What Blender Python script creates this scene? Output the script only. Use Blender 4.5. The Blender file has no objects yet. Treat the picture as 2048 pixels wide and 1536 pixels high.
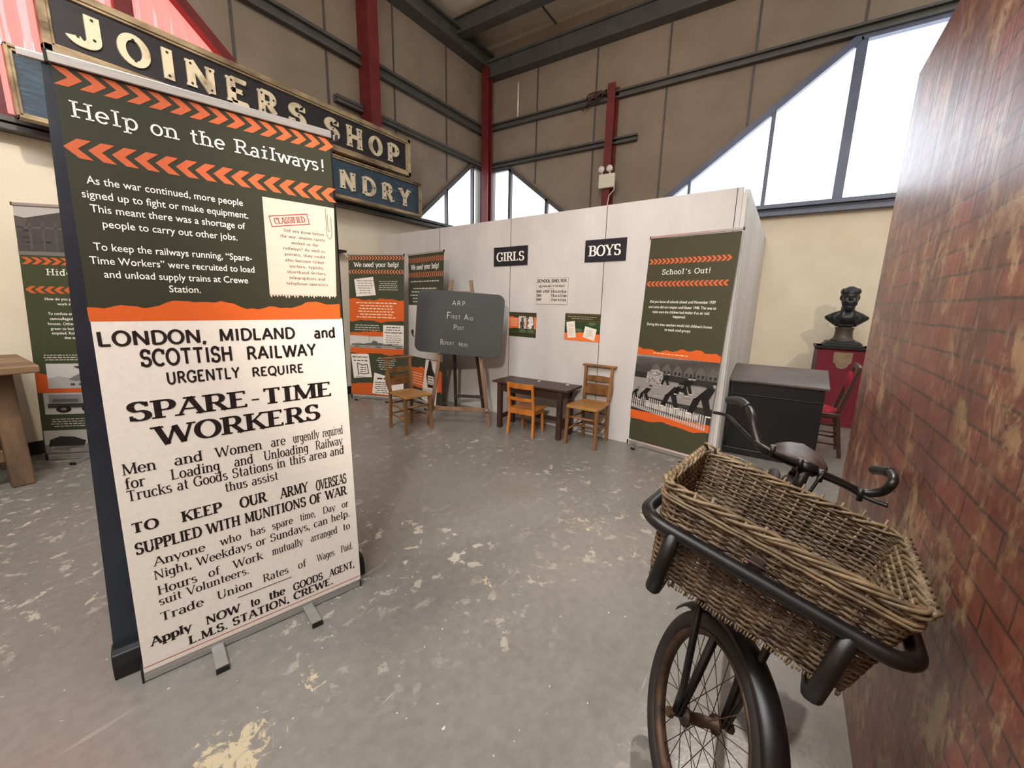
import bpy, bmesh, math, random
from mathutils import Vector, Matrix
from mathutils.geometry import tessellate_polygon
random.seed(7)
scene = bpy.context.scene
COL = scene.collection
PI = math.pi

# ------------------------------------------------------------------ camera
CAM_H = 1.45
F_PX = 813.3
YAW, PITCH, ROLL = math.radians(33.515), math.radians(11.2985), math.radians(-1.2289)
_c, _s = math.cos, math.sin
FW = Vector((_c(YAW) * _c(PITCH), _s(YAW) * _c(PITCH), -_s(PITCH)))
_rt = Vector((_s(YAW), -_c(YAW), 0))
_dn = -_rt.cross(FW)
RT = _c(ROLL) * _rt + _s(ROLL) * _dn
DN = -_s(ROLL) * _rt + _c(ROLL) * _dn
cam_data = bpy.data.cameras.new('camera')
cam_data.sensor_fit = 'HORIZONTAL'
cam_data.sensor_width = 36.0
cam_data.lens = F_PX / 2048 * 36.0
cam_data.clip_start = 0.02
cam = bpy.data.objects.new('camera', cam_data)
COL.objects.link(cam)
UPV = -DN
BK = -FW
cam.matrix_world = Matrix(((RT.x, UPV.x, BK.x, 0), (RT.y, UPV.y, BK.y, 0), (RT.z, UPV.z, BK.z, CAM_H), (0, 0, 0, 1)))
scene.camera = cam


def ray(u, v):
    return RT * ((u - 1024) / F_PX) + DN * ((v - 768) / F_PX) + FW


def at_d(u, v, d):
    """world point seen in direction (u, v) at the horizontal distance d"""
    r = ray(u, v)
    return Vector((0, 0, CAM_H)) + r * (d / math.hypot(r.x, r.y))


# ------------------------------------------------------------------ world, lights, exposure
world = bpy.data.worlds.new('overcast_sky')
scene.world = world
world.use_nodes = True
wn = world.node_tree.nodes
wn['Background'].inputs[0].default_value = (0.86, 0.93, 1.0, 1)
wn['Background'].inputs[1].default_value = 4.2

scene.view_settings.view_transform = 'Standard'
scene.view_settings.look = 'None'
scene.view_settings.gamma = 1.0
scene.view_settings.exposure = 0.0
scene.cycles.use_denoising = True
scene.cycles.max_bounces = 8
scene.cycles.diffuse_bounces = 4
scene.cycles.glossy_bounces = 4
scene.cycles.transparent_max_bounces = 12
scene.cycles.sample_clamp_indirect = 6.0
scene.cycles.caustics_reflective = False
scene.cycles.caustics_refractive = False


def light(name, kind, loc, target, energy, color, **kw):
    d = bpy.data.lights.new(name, kind)
    d.energy = energy
    d.color = color
    for k, v in kw.items():
        setattr(d, k, v)
    o = bpy.data.objects.new(name, d)
    COL.objects.link(o)
    o.location = loc
    o.rotation_euler = (Vector(target) - Vector(loc)).to_track_quat('-Z', 'Y').to_euler()
    return o


WARM = (1.0, 0.905, 0.81)
# warm display spotlights on the trusses behind and beside the camera
light('track_spotlight', 'SPOT', (-0.9, 0.15, 2.75), (4.2, 1.9, 0.6), 480, WARM, spot_size=1.0, spot_blend=0.7, shadow_soft_size=0.07)
light('track_spotlight', 'SPOT', (0.6, -2.6, 4.2), (6.8, -0.6, 1.4), 360, WARM, spot_size=0.75, spot_blend=0.6, shadow_soft_size=0.05)
light('track_spotlight', 'SPOT', (0.4, 2.4, 4.6), (0.9, 5.5, 1.7), 300, WARM, spot_size=1.7, spot_blend=0.8, shadow_soft_size=0.08)
light('track_spotlight', 'SPOT', (-1.5, -0.6, 3.4), (0.75, 1.75, 0.4), 175, WARM, spot_size=0.95, spot_blend=0.8, shadow_soft_size=0.08)
light('track_spotlight', 'SPOT', (-0.2, 2.6, 4.4), (1.6, -0.35, 1.0), 230, WARM, spot_size=1.2, spot_blend=0.8, shadow_soft_size=0.08)
light('ceiling_fill', 'SPOT', (1.2, 0.8, 4.3), (5.2, 2.9, 6.3), 260, WARM, spot_size=1.5, spot_blend=0.9, shadow_soft_size=0.1)  # added fill aimed upward to brighten the ceiling, not a known fitting
light('track_spotlight', 'SPOT', (5.2, -0.12, 5.75), (1.7, -0.08, 0.0), 800, WARM, spot_size=0.42, spot_blend=0.7, shadow_soft_size=0.06)
# broad cool fill light under the closed ceiling, behind the camera
light('overhead_fill', 'AREA', (-1.4, 1.0, 5.7), (0.4, 1.4, 0.0), 340, (0.92, 0.96, 1.0), shape='RECTANGLE', size=3.0, size_y=3.0)

# ------------------------------------------------------------------ materials


def new_mat(name):
    m = bpy.data.materials.new(name)
    m.use_nodes = True
    nt = m.node_tree
    return m, nt, nt.nodes['Principled BSDF']


def setin(b, **kw):
    names = {'rough': 'Roughness', 'metal': 'Metallic', 'spec': 'Specular IOR Level', 'coat': 'Coat Weight', 'sheen': 'Sheen Weight', 'trans': 'Transmission Weight', 'ior': 'IOR'}
    for k, v in kw.items():
        b.inputs[names[k]].default_value = v


def lin(c):
    return tuple(((x / 255) / 12.92 if x / 255 <= 0.04045 else ((x / 255 + 0.055) / 1.055) ** 2.4) for x in c) + (1,)


def node(nt, t, **kw):
    n = nt.nodes.new(t)
    for k, v in kw.items():
        if k.startswith('i_'):
            n.inputs[k[2:].replace('_', ' ')].default_value = v
        else:
            setattr(n, k, v)
    return n


def mix(nt, fac, a, b, blend='MIX'):
    n = nt.nodes.new('ShaderNodeMix')
    n.data_type = 'RGBA'
    n.blend_type = blend
    for sock, val in ((n.inputs[0], fac), (n.inputs[6], a), (n.inputs[7], b)):
        if hasattr(val, 'is_linked'):
            nt.links.new(val, sock)
        elif isinstance(val, (int, float)):
            sock.default_value = val
        else:
            sock.default_value = val
    return n.outputs[2]


def ramp(nt, src, stops):
    n = nt.nodes.new('ShaderNodeValToRGB')
    e = n.color_ramp.elements
    while len(e) < len(stops):
        e.new(0.5)
    for el, (p, c) in zip(e, stops):
        el.position = p
        el.color = c if len(c) == 4 else tuple(c) + (1,)
    nt.links.new(src, n.inputs[0])
    return n.outputs[0]


def coords(nt, scale=(1, 1, 1), rot=(0, 0, 0), loc=(0, 0, 0), out='Object'):
    tc = nt.nodes.new('ShaderNodeTexCoord')
    mp = nt.nodes.new('ShaderNodeMapping')
    mp.inputs['Scale'].default_value = scale
    mp.inputs['Rotation'].default_value = rot
    mp.inputs['Location'].default_value = loc
    nt.links.new(tc.outputs[out], mp.inputs[0])
    return mp.outputs[0]


def noise(nt, vec, scale, detail=4, rough=0.55, dist=0):
    n = nt.nodes.new('ShaderNodeTexNoise')
    n.inputs['Scale'].default_value = scale
    n.inputs['Detail'].default_value = detail
    n.inputs['Roughness'].default_value = rough
    n.inputs['Distortion'].default_value = dist
    nt.links.new(vec, n.inputs['Vector'])
    return n.outputs[0]


def bump(nt, b, h, strength=0.3, dist=0.01):
    n = nt.nodes.new('ShaderNodeBump')
    n.inputs['Strength'].default_value = strength
    n.inputs['Distance'].default_value = dist
    nt.links.new(h, n.inputs['Height'])
    nt.links.new(n.outputs[0], b.inputs['Normal'])


def plain(name, c1, c2=None, scale=8, stretch=(1, 1, 1), rough=0.5, metal=0, spec=0.5, bmp=0.0, coat=0, detail=4, lo=0.3, hi=0.7):
    """noise-mottled surface; stretch lengthens the grain"""
    m, nt, b = new_mat(name)
    setin(b, rough=rough, metal=metal, spec=spec, coat=coat)
    v = coords(nt, stretch)
    f = noise(nt, v, scale, detail)
    c = ramp(nt, f, ((lo, lin(c1)), (hi, lin(c2 or c1))))
    nt.links.new(c, b.inputs['Base Color'])
    if bmp:
        bump(nt, b, f, bmp)
    return m


MAT = {}
MAT['cream'] = plain('cream_wall_paint', (224, 211, 188), (217, 203, 179), 3, rough=0.75, bmp=0.05)
MAT['tan_panel'] = plain('tan_cladding', (142, 126, 108), (128, 112, 94), 2, rough=0.7, bmp=0.03)
MAT['ceiling'] = plain('cream_roof_sheets', (226, 212, 186), (212, 198, 172), 2, rough=0.7)
MAT['grey_steel'] = plain('grey_painted_steel', (84, 82, 78), (70, 68, 66), 5, rough=0.5)
MAT['blue_steel'] = plain('blue_grey_frame_paint', (92, 98, 118), (78, 84, 104), 5, rough=0.4)
MAT['red_steel'] = plain('red_oxide_steel', (112, 34, 32), (92, 26, 26), 6, rough=0.5)
MAT['white_board'] = plain('white_painted_boards', (206, 201, 195), (188, 183, 178), 2.2, (1, 1, 0.45), rough=0.6, bmp=0.08, detail=6)
MAT['black_skirting'] = plain('black_skirting', (22, 22, 24), (30, 30, 32), 6, rough=0.5)
MAT['alu'] = plain('brushed_aluminium', (205, 205, 203), (180, 180, 178), 20, (1, 30, 30), rough=0.34, metal=0.85)
MAT['black_plastic'] = plain('black_plastic', (16, 16, 17), (22, 22, 23), 10, rough=0.45)
MAT['film_grey'] = plain('silver_grey_film', (70, 76, 86), (52, 58, 68), 3, rough=0.3, metal=0.55)
MAT['white_plastic'] = plain('ivory_plastic', (226, 218, 198), (216, 208, 188), 6, rough=0.45)
MAT['lamp_face'] = plain('frosted_lamp_face', (235, 232, 225), (210, 206, 200), 30, rough=0.3)
MAT['oak'] = plain('worn_oak', (142, 98, 54), (94, 60, 30), 9, (1, 1, 0.18), rough=0.45, bmp=0.1)
MAT['oak_seat'] = plain('worn_oak_seat', (176, 128, 72), (120, 80, 40), 9, (0.2, 1, 1), rough=0.4, bmp=0.08)
MAT['orange_wood'] = plain('varnished_beech', (196, 122, 44), (156, 90, 28), 8, (1, 1, 0.2), rough=0.32, bmp=0.04, coat=0.2)
MAT['dark_wood'] = plain('dark_desk_wood', (68, 44, 34), (40, 25, 20), 9, (1, 0.15, 1), rough=0.42, bmp=0.06)
MAT['easel_wood'] = plain('easel_timber', (132, 100, 70), (92, 66, 46), 9, (1, 1, 0.15), rough=0.55, bmp=0.1)
MAT['easel_dark'] = plain('dark_easel_timber', (52, 34, 26), (34, 22, 18), 9, (1, 1, 0.15), rough=0.55)
MAT['slate'] = plain('chalkboard_slate', (48, 49, 48), (42, 43, 42), 4, rough=0.6, detail=7)
MAT['bench_wood'] = plain('rough_bench_timber', (132, 104, 76), (66, 46, 32), 7, (1, 1, 0.2), rough=0.75, bmp=0.5, detail=8)
MAT['bench_top'] = plain('worn_bench_top', (148, 118, 88), (84, 60, 42), 7, (0.15, 1, 1), rough=0.6, bmp=0.4, detail=8)
MAT['black_wood'] = plain('black_stained_wood', (22, 17, 16), (13, 11, 11), 8, (1, 0.2, 1), rough=0.45, spec=0.3)
MAT['lid_wood'] = plain('scuffed_dark_lid', (96, 82, 74), (52, 42, 38), 6, (1, 0.3, 1), rough=0.3, bmp=0.05, detail=7)
MAT['maroon'] = plain('maroon_cloth', (112, 14, 30), (92, 10, 24), 30, rough=0.8)
MAT['velvet'] = plain('crimson_velvet', (176, 14, 46), (138, 8, 34), 24, rough=0.75)
MAT['mahogany'] = plain('mahogany_chair', (72, 34, 24), (44, 20, 15), 9, (1, 1, 0.2), rough=0.3, coat=0.3)
MAT['bronze'] = plain('dark_bronze', (44, 46, 46), (28, 30, 31), 9, rough=0.38, metal=0.35, bmp=0.1)
MAT['bronze_brown'] = plain('brown_socle', (70, 60, 50), (52, 44, 38), 7, rough=0.5)
MAT['gold_shield'] = plain('dull_gold_shield', (138, 112, 84), (118, 94, 70), 14, rough=0.6)
MAT['iron'] = plain('worn_black_enamel', (36, 33, 31), (18, 16, 16), 14, rough=0.36, metal=0.3, bmp=0.08, detail=8)
MAT['rust'] = plain('rusty_steel', (92, 66, 48), (46, 34, 28), 20, rough=0.55, metal=0.45, bmp=0.1, detail=8)
MAT['tyre'] = plain('old_tyre_rubber', (40, 33, 30), (24, 21, 20), 18, rough=0.7, bmp=0.15)
MAT['saddle'] = plain('cracked_leather', (86, 74, 68), (48, 40, 38), 16, rough=0.42, bmp=0.2, detail=8)
MAT['wicker'] = plain('weathered_wicker', (118, 96, 70), (48, 36, 26), 22, (1, 1, 1), rough=0.5, bmp=0.2, detail=6)
MAT['wicker_pale'] = plain('pale_wicker_rim', (140, 118, 86), (70, 54, 38), 20, rough=0.45, bmp=0.2, detail=6)
MAT['letter'] = plain('flaking_cream_paint', (216, 200, 168), (128, 108, 82), 7, rough=0.6, bmp=0.15, detail=9, lo=0.52, hi=0.78)
MAT['sign_black'] = plain('weathered_black_board', (36, 32, 33), (22, 19, 21), 6, (0.25, 1, 3), rough=0.6, bmp=0.3, detail=8)
MAT['sign_frame'] = plain('flaking_sign_frame', (190, 168, 130), (92, 70, 46), 7, (0.4, 1, 1), rough=0.65, bmp=0.3, detail=9)
MAT['shelf_dark'] = plain('dark_ledge', (42, 34, 36), (34, 28, 30), 6, rough=0.5)
MAT['cable'] = plain('maroon_cable', (74, 44, 40), (60, 34, 32), 9, rough=0.6)


def printed_mat():
    m, nt, b = new_mat('printed_film')
    setin(b, rough=0.5, spec=0.3)
    a = nt.nodes.new('ShaderNodeVertexColor')
    a.layer_name = 'Ink'
    v = coords(nt)
    f = noise(nt, v, 60, 3)
    c = ramp(nt, f, ((0.3, (0.93, 0.93, 0.93)), (0.7, (1, 1, 1))))
    nt.links.new(mix(nt, 1.0, a.outputs[0], c, 'MULTIPLY'), b.inputs['Base Color'])
    return m


MAT['print'] = printed_mat()


def floor_mat():
    m, nt, b = new_mat('worn_painted_concrete')
    v = coords(nt)
    big = noise(nt, v, 0.9, 5)
    fine = noise(nt, v, 22, 5)
    base = ramp(nt, big, ((0.32, lin((110, 106, 99))), (0.55, lin((122, 119, 112))), (0.72, lin((118, 111, 102)))))
    base = mix(nt, 0.35, base, ramp(nt, fine, ((0.3, lin((92, 89, 83))), (0.7, lin((128, 124, 116))))))
    # flecks where the paint has chipped, gathered in worn areas
    area = ramp(nt, noise(nt, coords(nt, loc=(1.5, 0.3, 0)), 0.75, 3), ((0.44, (0, 0, 0)), (0.62, (1, 1, 1))))
    chip = ramp(nt, noise(nt, coords(nt, (1, 1, 1), loc=(3, 1, 0)), 11, 8, 0.68, 0.3), ((0.582, (0, 0, 0)), (0.594, (1, 1, 1))))
    chips = mix(nt, 1.0, area, chip, 'MULTIPLY')
    base = mix(nt, chips, base, lin((172, 166, 150)))
    dots = ramp(nt, noise(nt, coords(nt, loc=(7, 2, 1)), 40, 2, 0.5), ((0.73, (0, 0, 0)), (0.75, (1, 1, 1))))
    base = mix(nt, dots, base, lin((190, 184, 170)))
    # long scratches in a few directions
    for rot, loc in ((0.5, 0.0), (-0.7, 4.0), (1.25, 9.0), (-0.15, 15.0)):
        sv = coords(nt, (1.1, 34, 1), (0, 0, rot), (loc, loc, 0))
        s = ramp(nt, noise(nt, sv, 1.0, 3, 0.6, 0.25), ((0.70, (0, 0, 0)), (0.722, (1, 1, 1)), (0.745, (0, 0, 0))))
        gate = ramp(nt, noise(nt, coords(nt, loc=(loc, -loc, 0)), 1.7, 2), ((0.5, (0, 0, 0)), (0.62, (1, 1, 1))))
        base = mix(nt, mix(nt, 1.0, s, gate, 'MULTIPLY'), base, lin((182, 174, 158)))
    # patches worn down to pale concrete
    tc = nt.nodes.new('ShaderNodeTexCoord')
    for cx, cy, r, thr in ((0.38, 1.30, 0.20, 0.53), (0.70, 1.36, 0.16, 0.64), (1.53, 1.16, 0.10, 0.60), (2.38, 0.98, 0.28, 0.63), (2.85, 1.40, 0.22, 0.66)):
        d = node(nt, 'ShaderNodeVectorMath', operation='DISTANCE')
        nt.links.new(tc.outputs['Object'], d.inputs[0])
        d.inputs[1].default_value = (cx, cy, 0)
        fall = node(nt, 'ShaderNodeMapRange')
        nt.links.new(d.outputs['Value'], fall.inputs[0])
        fall.inputs[1].default_value = r
        fall.inputs[2].default_value = 0.0
        fall.inputs[3].default_value = 0.0
        fall.inputs[4].default_value = 0.26
        add = node(nt, 'ShaderNodeMath', operation='ADD')
        nt.links.new(fall.outputs[0], add.inputs[0])
        nt.links.new(noise(nt, coords(nt, (1, 1, 1), (0, 0, 0.5), (cx, cy, 0)), 17, 9, 0.74, 1.2), add.inputs[1])
        mask = ramp(nt, add.outputs[0], ((thr + 0.12, (0, 0, 0)), (thr + 0.15, (1, 1, 1))))
        inside = node(nt, 'ShaderNodeMath', operation='LESS_THAN')
        nt.links.new(d.outputs['Value'], inside.inputs[0])
        inside.inputs[1].default_value = r
        base = mix(nt, mix(nt, 1.0, mask, inside.outputs[0], 'MULTIPLY'), base, lin((176, 162, 134)))
    nt.links.new(base, b.inputs['Base Color'])
    rr = ramp(nt, noise(nt, v, 3.2, 6), ((0.3, (0.20, 0.20, 0.20)), (0.7, (0.42, 0.42, 0.42))))
    nt.links.new(rr, b.inputs['Roughness'])
    setin(b, spec=0.5)
    bump(nt, b, noise(nt, v, 55, 4), 0.12, 0.004)
    return m


MAT['floor'] = floor_mat()


def br_mix(nt, br):
    # keep the mortar lines clear of the speckle
    mr = node(nt, 'ShaderNodeMapRange')
    nt.links.new(br.outputs['Fac'], mr.inputs[0])
    mr.inputs[3].default_value = 0.5
    mr.inputs[4].default_value = 0.12
    return mr.outputs[0]


def brick_mat():
    """photographic brick printed on creased glossy vinyl sheet"""
    m, nt, b = new_mat('brick_printed_vinyl')
    sx = coords(nt, (1, 1, 1), (PI / 2, 0, 0))
    wob = node(nt, 'ShaderNodeTexNoise')
    wob.inputs['Scale'].default_value = 8
    wob.inputs['Detail'].default_value = 4
    nt.links.new(sx, wob.inputs['Vector'])
    wv = node(nt, 'ShaderNodeVectorMath', operation='MULTIPLY_ADD')
    nt.links.new(wob.outputs['Color'], wv.inputs[0])
    wv.inputs[1].default_value = (0.013, 0.011, 0)
    nt.links.new(sx, wv.inputs[2])
    br = node(nt, 'ShaderNodeTexBrick')
    nt.links.new(wv.outputs[0], br.inputs['Vector'])
    br.inputs['Scale'].default_value = 1.0
    br.inputs['Brick Width'].default_value = 0.185
    br.inputs['Row Height'].default_value = 0.067
    br.inputs['Mortar Size'].default_value = 0.0052
    br.inputs['Mortar Smooth'].default_value = 0.6
    br.inputs['Color1'].default_value = lin((158, 88, 68))
    br.inputs['Color2'].default_value = lin((108, 62, 52))
    br.inputs['Mortar'].default_value = lin((70, 58, 50))
    spots = noise(nt, sx, 38, 6, 0.7)
    col = mix(nt, br_mix(nt, br), br.outputs['Color'], ramp(nt, spots, ((0.3, lin((96, 54, 44))), (0.7, lin((160, 104, 82))))))
    # limewash streaks and scabs in the print
    streak = noise(nt, coords(nt, (1, 1, 0.42)), 20, 8, 0.74, 0.4)
    gate = ramp(nt, noise(nt, sx, 4.5, 4), ((0.40, (0, 0, 0)), (0.58, (1, 1, 1))))
    mask = mix(nt, 1.0, ramp(nt, streak, ((0.52, (0, 0, 0)), (0.64, (0.8, 0.8, 0.8)))), gate, 'MULTIPLY')
    col = mix(nt, mask, col, lin((190, 164, 124)))
    scab = ramp(nt, noise(nt, coords(nt, (1, 1, 0.75), loc=(5, 0, 2)), 9, 9, 0.76, 0.3), ((0.505, (0, 0, 0)), (0.575, (0.9, 0.9, 0.9))))
    sgate = ramp(nt, noise(nt, coords(nt, loc=(2, 0, 7)), 5.5, 3), ((0.42, (0, 0, 0)), (0.54, (1, 1, 1))))
    col = mix(nt, mix(nt, 1.0, scab, sgate, 'MULTIPLY'), col, lin((186, 158, 118)))
    soot = ramp(nt, noise(nt, coords(nt, loc=(9, 0, 4)), 4, 6, 0.65), ((0.38, (0.62, 0.58, 0.55)), (0.62, (1.08, 1.05, 1.02))))
    col = mix(nt, 1.0, col, soot, 'MULTIPLY')
    nt.links.new(col, b.inputs['Base Color'])
    crease = noise(nt, coords(nt, (7, 1, 0.35)), 1.3, 4, 0.55, 0.6)
    b1 = node(nt, 'ShaderNodeBump')
    b1.inputs['Strength'].default_value = 0.34
    b1.inputs['Distance'].default_value = 0.02
    nt.links.new(crease, b1.inputs['Height'])
    b2 = node(nt, 'ShaderNodeBump')
    b2.inputs['Strength'].default_value = 0.12
    b2.inputs['Distance'].default_value = 0.002
    nt.links.new(br.outputs['Fac'], b2.inputs['Height'])
    b2.invert = True
    nt.links.new(b1.outputs[0], b2.inputs['Normal'])
    nt.links.new(b2.outputs[0], b.inputs['Normal'])
    setin(b, rough=0.42, spec=0.5, coat=0.55)
    b.inputs['Coat Roughness'].default_value = 0.30
    return m


MAT['brick'] = brick_mat()


def foundry_mat():
    m, nt, b = new_mat('weathered_blue_board')
    v = coords(nt, (0.5, 1, 4))
    f = noise(nt, v, 7, 9, 0.7, 0.5)
    c = ramp(nt, f, ((0.3, lin((26, 38, 47))), (0.58, lin((46, 68, 82))), (0.74, lin((116, 130, 136)))))
    nt.links.new(c, b.inputs['Base Color'])
    setin(b, rough=0.5)
    bump(nt, b, f, 0.5, 0.01)
    return m


MAT['sign_blue'] = foundry_mat()


def pane_mat(name, color, mixf=0.12, diffuse=None):
    """glazing: lets the daylight straight through and mirrors a little"""
    m = bpy.data.materials.new(name)
    m.use_nodes = True
    nt = m.node_tree
    nt.nodes.clear()
    out = nt.nodes.new('ShaderNodeOutputMaterial')
    t = nt.nodes.new('ShaderNodeBsdfTransparent')
    t.inputs[0].default_value = color
    g = nt.nodes.new('ShaderNodeBsdfGlossy')
    g.inputs['Roughness'].default_value = 0.05
    ms = nt.nodes.new('ShaderNodeMixShader')
    ms.inputs[0].default_value = 0.05
    nt.links.new(t.outputs[0], ms.inputs[1])
    nt.links.new(g.outputs[0], ms.inputs[2])
    last = ms.outputs[0]
    if diffuse:
        tr = nt.nodes.new('ShaderNodeBsdfTranslucent')
        tr.inputs[0].default_value = diffuse
        m2 = nt.nodes.new('ShaderNodeMixShader')
        m2.inputs[0].default_value = mixf
        nt.links.new(last, m2.inputs[1])
        nt.links.new(tr.outputs[0], m2.inputs[2])
        last = m2.outputs[0]
    nt.links.new(last, out.inputs[0])
    return m


MAT['glass'] = pane_mat('window_glass', (0.97, 0.98, 1.0, 1))
MAT['red_sheet'] = pane_mat('red_corrugated_plastic', (0.58, 0.075, 0.06, 1), 0.5, (1.0, 0.16, 0.13, 1))

# ------------------------------------------------------------------ mesh helpers


class MB:
    def __init__(self):
        self.v, self.f, self.sm = [], [], []

    def add(self, vs, fs, smooth=False, M=None):
        n = len(self.v)
        for p in vs:
            p = Vector(p)
            self.v.append(M @ p if M else p)
        for q in fs:
            self.f.append([i + n for i in q])
            self.sm.append(smooth)
        return self

    def box(self, c, s, M=None):
        x, y, z = s[0] / 2, s[1] / 2, s[2] / 2
        vs = [(c[0] + i * x, c[1] + j * y, c[2] + k * z) for i in (-1, 1) for j in (-1, 1) for k in (-1, 1)]
        return self.add(vs, [(0, 1, 3, 2), (4, 6, 7, 5), (0, 4, 5, 1), (2, 3, 7, 6), (0, 2, 6, 4), (1, 5, 7, 3)], M=M)

    def beam(self, p, q, w, h, up=(0, 0, 1), w2=None, h2=None):
        """rectangular bar from p to q, w across, h along `up`; may taper"""
        p, q = Vector(p), Vector(q)
        d = (q - p).normalized()
        up = Vector(up)
        if abs(d.dot(up)) > 0.97:
            up = Vector((1, 0, 0)) if abs(d.x) < 0.9 else Vector((0, 1, 0))
        a = d.cross(up).normalized()
        b = a.cross(d).normalized()
        w2 = w if w2 is None else w2
        h2 = h if h2 is None else h2
        vs = []
        for P, ww, hh in ((p, w, h), (q, w2, h2)):
            for i, j in ((-1, -1), (1, -1), (1, 1), (-1, 1)):
                vs.append(P + a * (i * ww / 2) + b * (j * hh / 2))
        return self.add(vs, [(3, 2, 1, 0), (4, 5, 6, 7), (0, 1, 5, 4), (1, 2, 6, 5), (2, 3, 7, 6), (3, 0, 4, 7)])

    def tube(self, pts, r, seg=8, closed=False, caps=True):
        pts = [Vector(p) for p in pts]
        n = len(pts)
        rr = r if isinstance(r, (list, tuple)) else [r] * n
        T = []
        for i in range(n):
            a = pts[i - 1] if (i or closed) else pts[0]
            b = pts[(i + 1) % n] if (i < n - 1 or closed) else pts[-1]
            T.append((b - a).normalized())
        ref = Vector((0, 0, 1)) if abs(T[0].z) < 0.9 else Vector((1, 0, 0))
        N = (ref - T[0] * ref.dot(T[0])).normalized()
        vs = []
        for i in range(n):
            if i:
                N = N - T[i] * N.dot(T[i])
                N = N.normalized() if N.length > 1e-6 else T[i].orthogonal().normalized()
            B = T[i].cross(N)
            for k in range(seg):
                a = 2 * PI * k / seg
                vs.append(pts[i] + (N * math.cos(a) + B * math.sin(a)) * rr[i])
        fs = []
        for i in range(n - 1 + (1 if closed else 0)):
            j = (i + 1) % n
            for k in range(seg):
                l = (k + 1) % seg
                fs.append((i * seg + k, i * seg + l, j * seg + l, j * seg + k))
        self.add(vs, fs, True)
        if caps and not closed:
            m = len(self.v) - n * seg
            self.f.append([m + k for k in range(seg)][::-1])
            self.sm.append(False)
            self.f.append([m + (n - 1) * seg + k for k in range(seg)])
            self.sm.append(False)
        return self

    def lathe(self, prof, seg=24, M=None, smooth=True):
        """prof: (radius, height) pairs turned about z"""
        vs, fs = [], []
        for r, z in prof:
            for k in range(seg):
                a = 2 * PI * k / seg
                vs.append((r * math.cos(a), r * math.sin(a), z))
        for i in range(len(prof) - 1):
            for k in range(seg):
                l = (k + 1) % seg
                fs.append((i * seg + k, i * seg + l, (i + 1) * seg + l, (i + 1) * seg + k))
        fs.append([k for k in range(seg)][::-1])
        fs.append([(len(prof) - 1) * seg + k for k in range(seg)])
        return self.add(vs, fs, smooth, M)

    def prism(self, poly, origin, ax, ay, depth):
        """polygon in the (ax, ay) plane pushed along ax x ay by depth"""
        o, ax, ay = Vector(origin), Vector(ax), Vector(ay)
        n = ax.cross(ay).normalized() * depth
        k = len(poly)
        vs = [o + ax * p[0] + ay * p[1] for p in poly]
        vs += [q + n for q in vs]
        fs = [[i, (i + 1) % k, (i + 1) % k + k, i + k] for i in range(k)]
        tris = tessellate_polygon([[Vector((p[0], p[1], 0)) for p in poly]])
        for t in tris:
            a, b, c = (poly[i] for i in t)
            if (b[0] - a[0]) * (c[1] - a[1]) - (b[1] - a[1]) * (c[0] - a[0]) < 0:
                t = t[::-1]
            fs.append(list(t)[::-1])
            fs.append([i + k for i in t])
        return self.add(vs, fs)

    def holed(self, loops, origin, ax, ay, depth):
        """sheet with holes: loops[0] outer, others holes, pushed by depth"""
        o, ax, ay = Vector(origin), Vector(ax), Vector(ay)
        n = ax.cross(ay).normalized() * depth
        flat = [p for l in loops for p in l]
        k = len(flat)
        vs = [o + ax * p[0] + ay * p[1] for p in flat]
        vs += [q + n for q in vs]
        fs = []
        for t in tessellate_polygon([[Vector((p[0], p[1], 0)) for p in l] for l in loops]):
            fs.append(list(t))
            fs.append([i + k for i in t][::-1])
        b = 0
        for l in loops:
            m = len(l)
            for i in range(m):
                fs.append([b + i, b + (i + 1) % m, b + (i + 1) % m + k, b + i + k])
            b += m
        return self.add(vs, fs)

    def build(self, name, mat, parent=None, off=None, bevel=0.0, fix=True):
        """link as one mesh object; off is subtracted (for things built in world coordinates)"""
        me = bpy.data.meshes.new(name)
        o3 = Vector(off) if off is not None else Vector((0, 0, 0))
        me.from_pydata([tuple(p - o3) for p in self.v], [], self.f)
        for p, s in zip(me.polygons, self.sm):
            p.use_smooth = s
        if fix:
            bm = bmesh.new()
            bm.from_mesh(me)
            bmesh.ops.recalc_face_normals(bm, faces=bm.faces)
            bm.to_mesh(me)
            bm.free()
        me.materials.append(MAT[mat] if isinstance(mat, str) else mat)
        o = bpy.data.objects.new(name, me)
        COL.objects.link(o)
        if parent is not None:
            o.parent = parent
        elif off is not None:
            o.location = o3
        if bevel:
            md = o.modifiers.new('edge', 'BEVEL')
            md.width = bevel
            md.segments = 2
            md.limit_method = 'ANGLE'
            md.angle_limit = math.radians(40)
        return o


def tag(o, label=None, cat=None, group=None, kind=None):
    for k, v in (('label', label), ('category', cat), ('group', group), ('kind', kind)):
        if v:
            o[k] = v
    return o


def thing(name, label, cat, loc=(0, 0, 0), rz=0.0, group=None):
    o = bpy.data.objects.new(name, None)
    COL.objects.link(o)
    o.empty_display_size = 0.1
    o.location = loc
    o.rotation_euler = (0, 0, rz)
    return tag(o, label, cat, group)


def structure(o):
    o['kind'] = 'structure'
    return o


def dup(root, loc, rz, label, group=None):
    r = root.copy()
    COL.objects.link(r)
    r.location = loc
    r.rotation_euler = (0, 0, rz)
    r['label'] = label
    if group:
        r['group'] = group
    for ch in list(root.children):
        c = ch.copy()
        COL.objects.link(c)
        c.parent = r
        for g in list(ch.children):
            d = g.copy()
            COL.objects.link(d)
            d.parent = c
    return r

# ------------------------------------------------------------------ the room
YL, XG = 5.55, 7.2          # left wall and gable wall
SILL = 2.83
TOP = 5.95

f = MB()
f.box((1.5, 1.0, -0.05), (12.4, 10.2, 0.1))
structure(f.build('floor', 'floor'))

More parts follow.
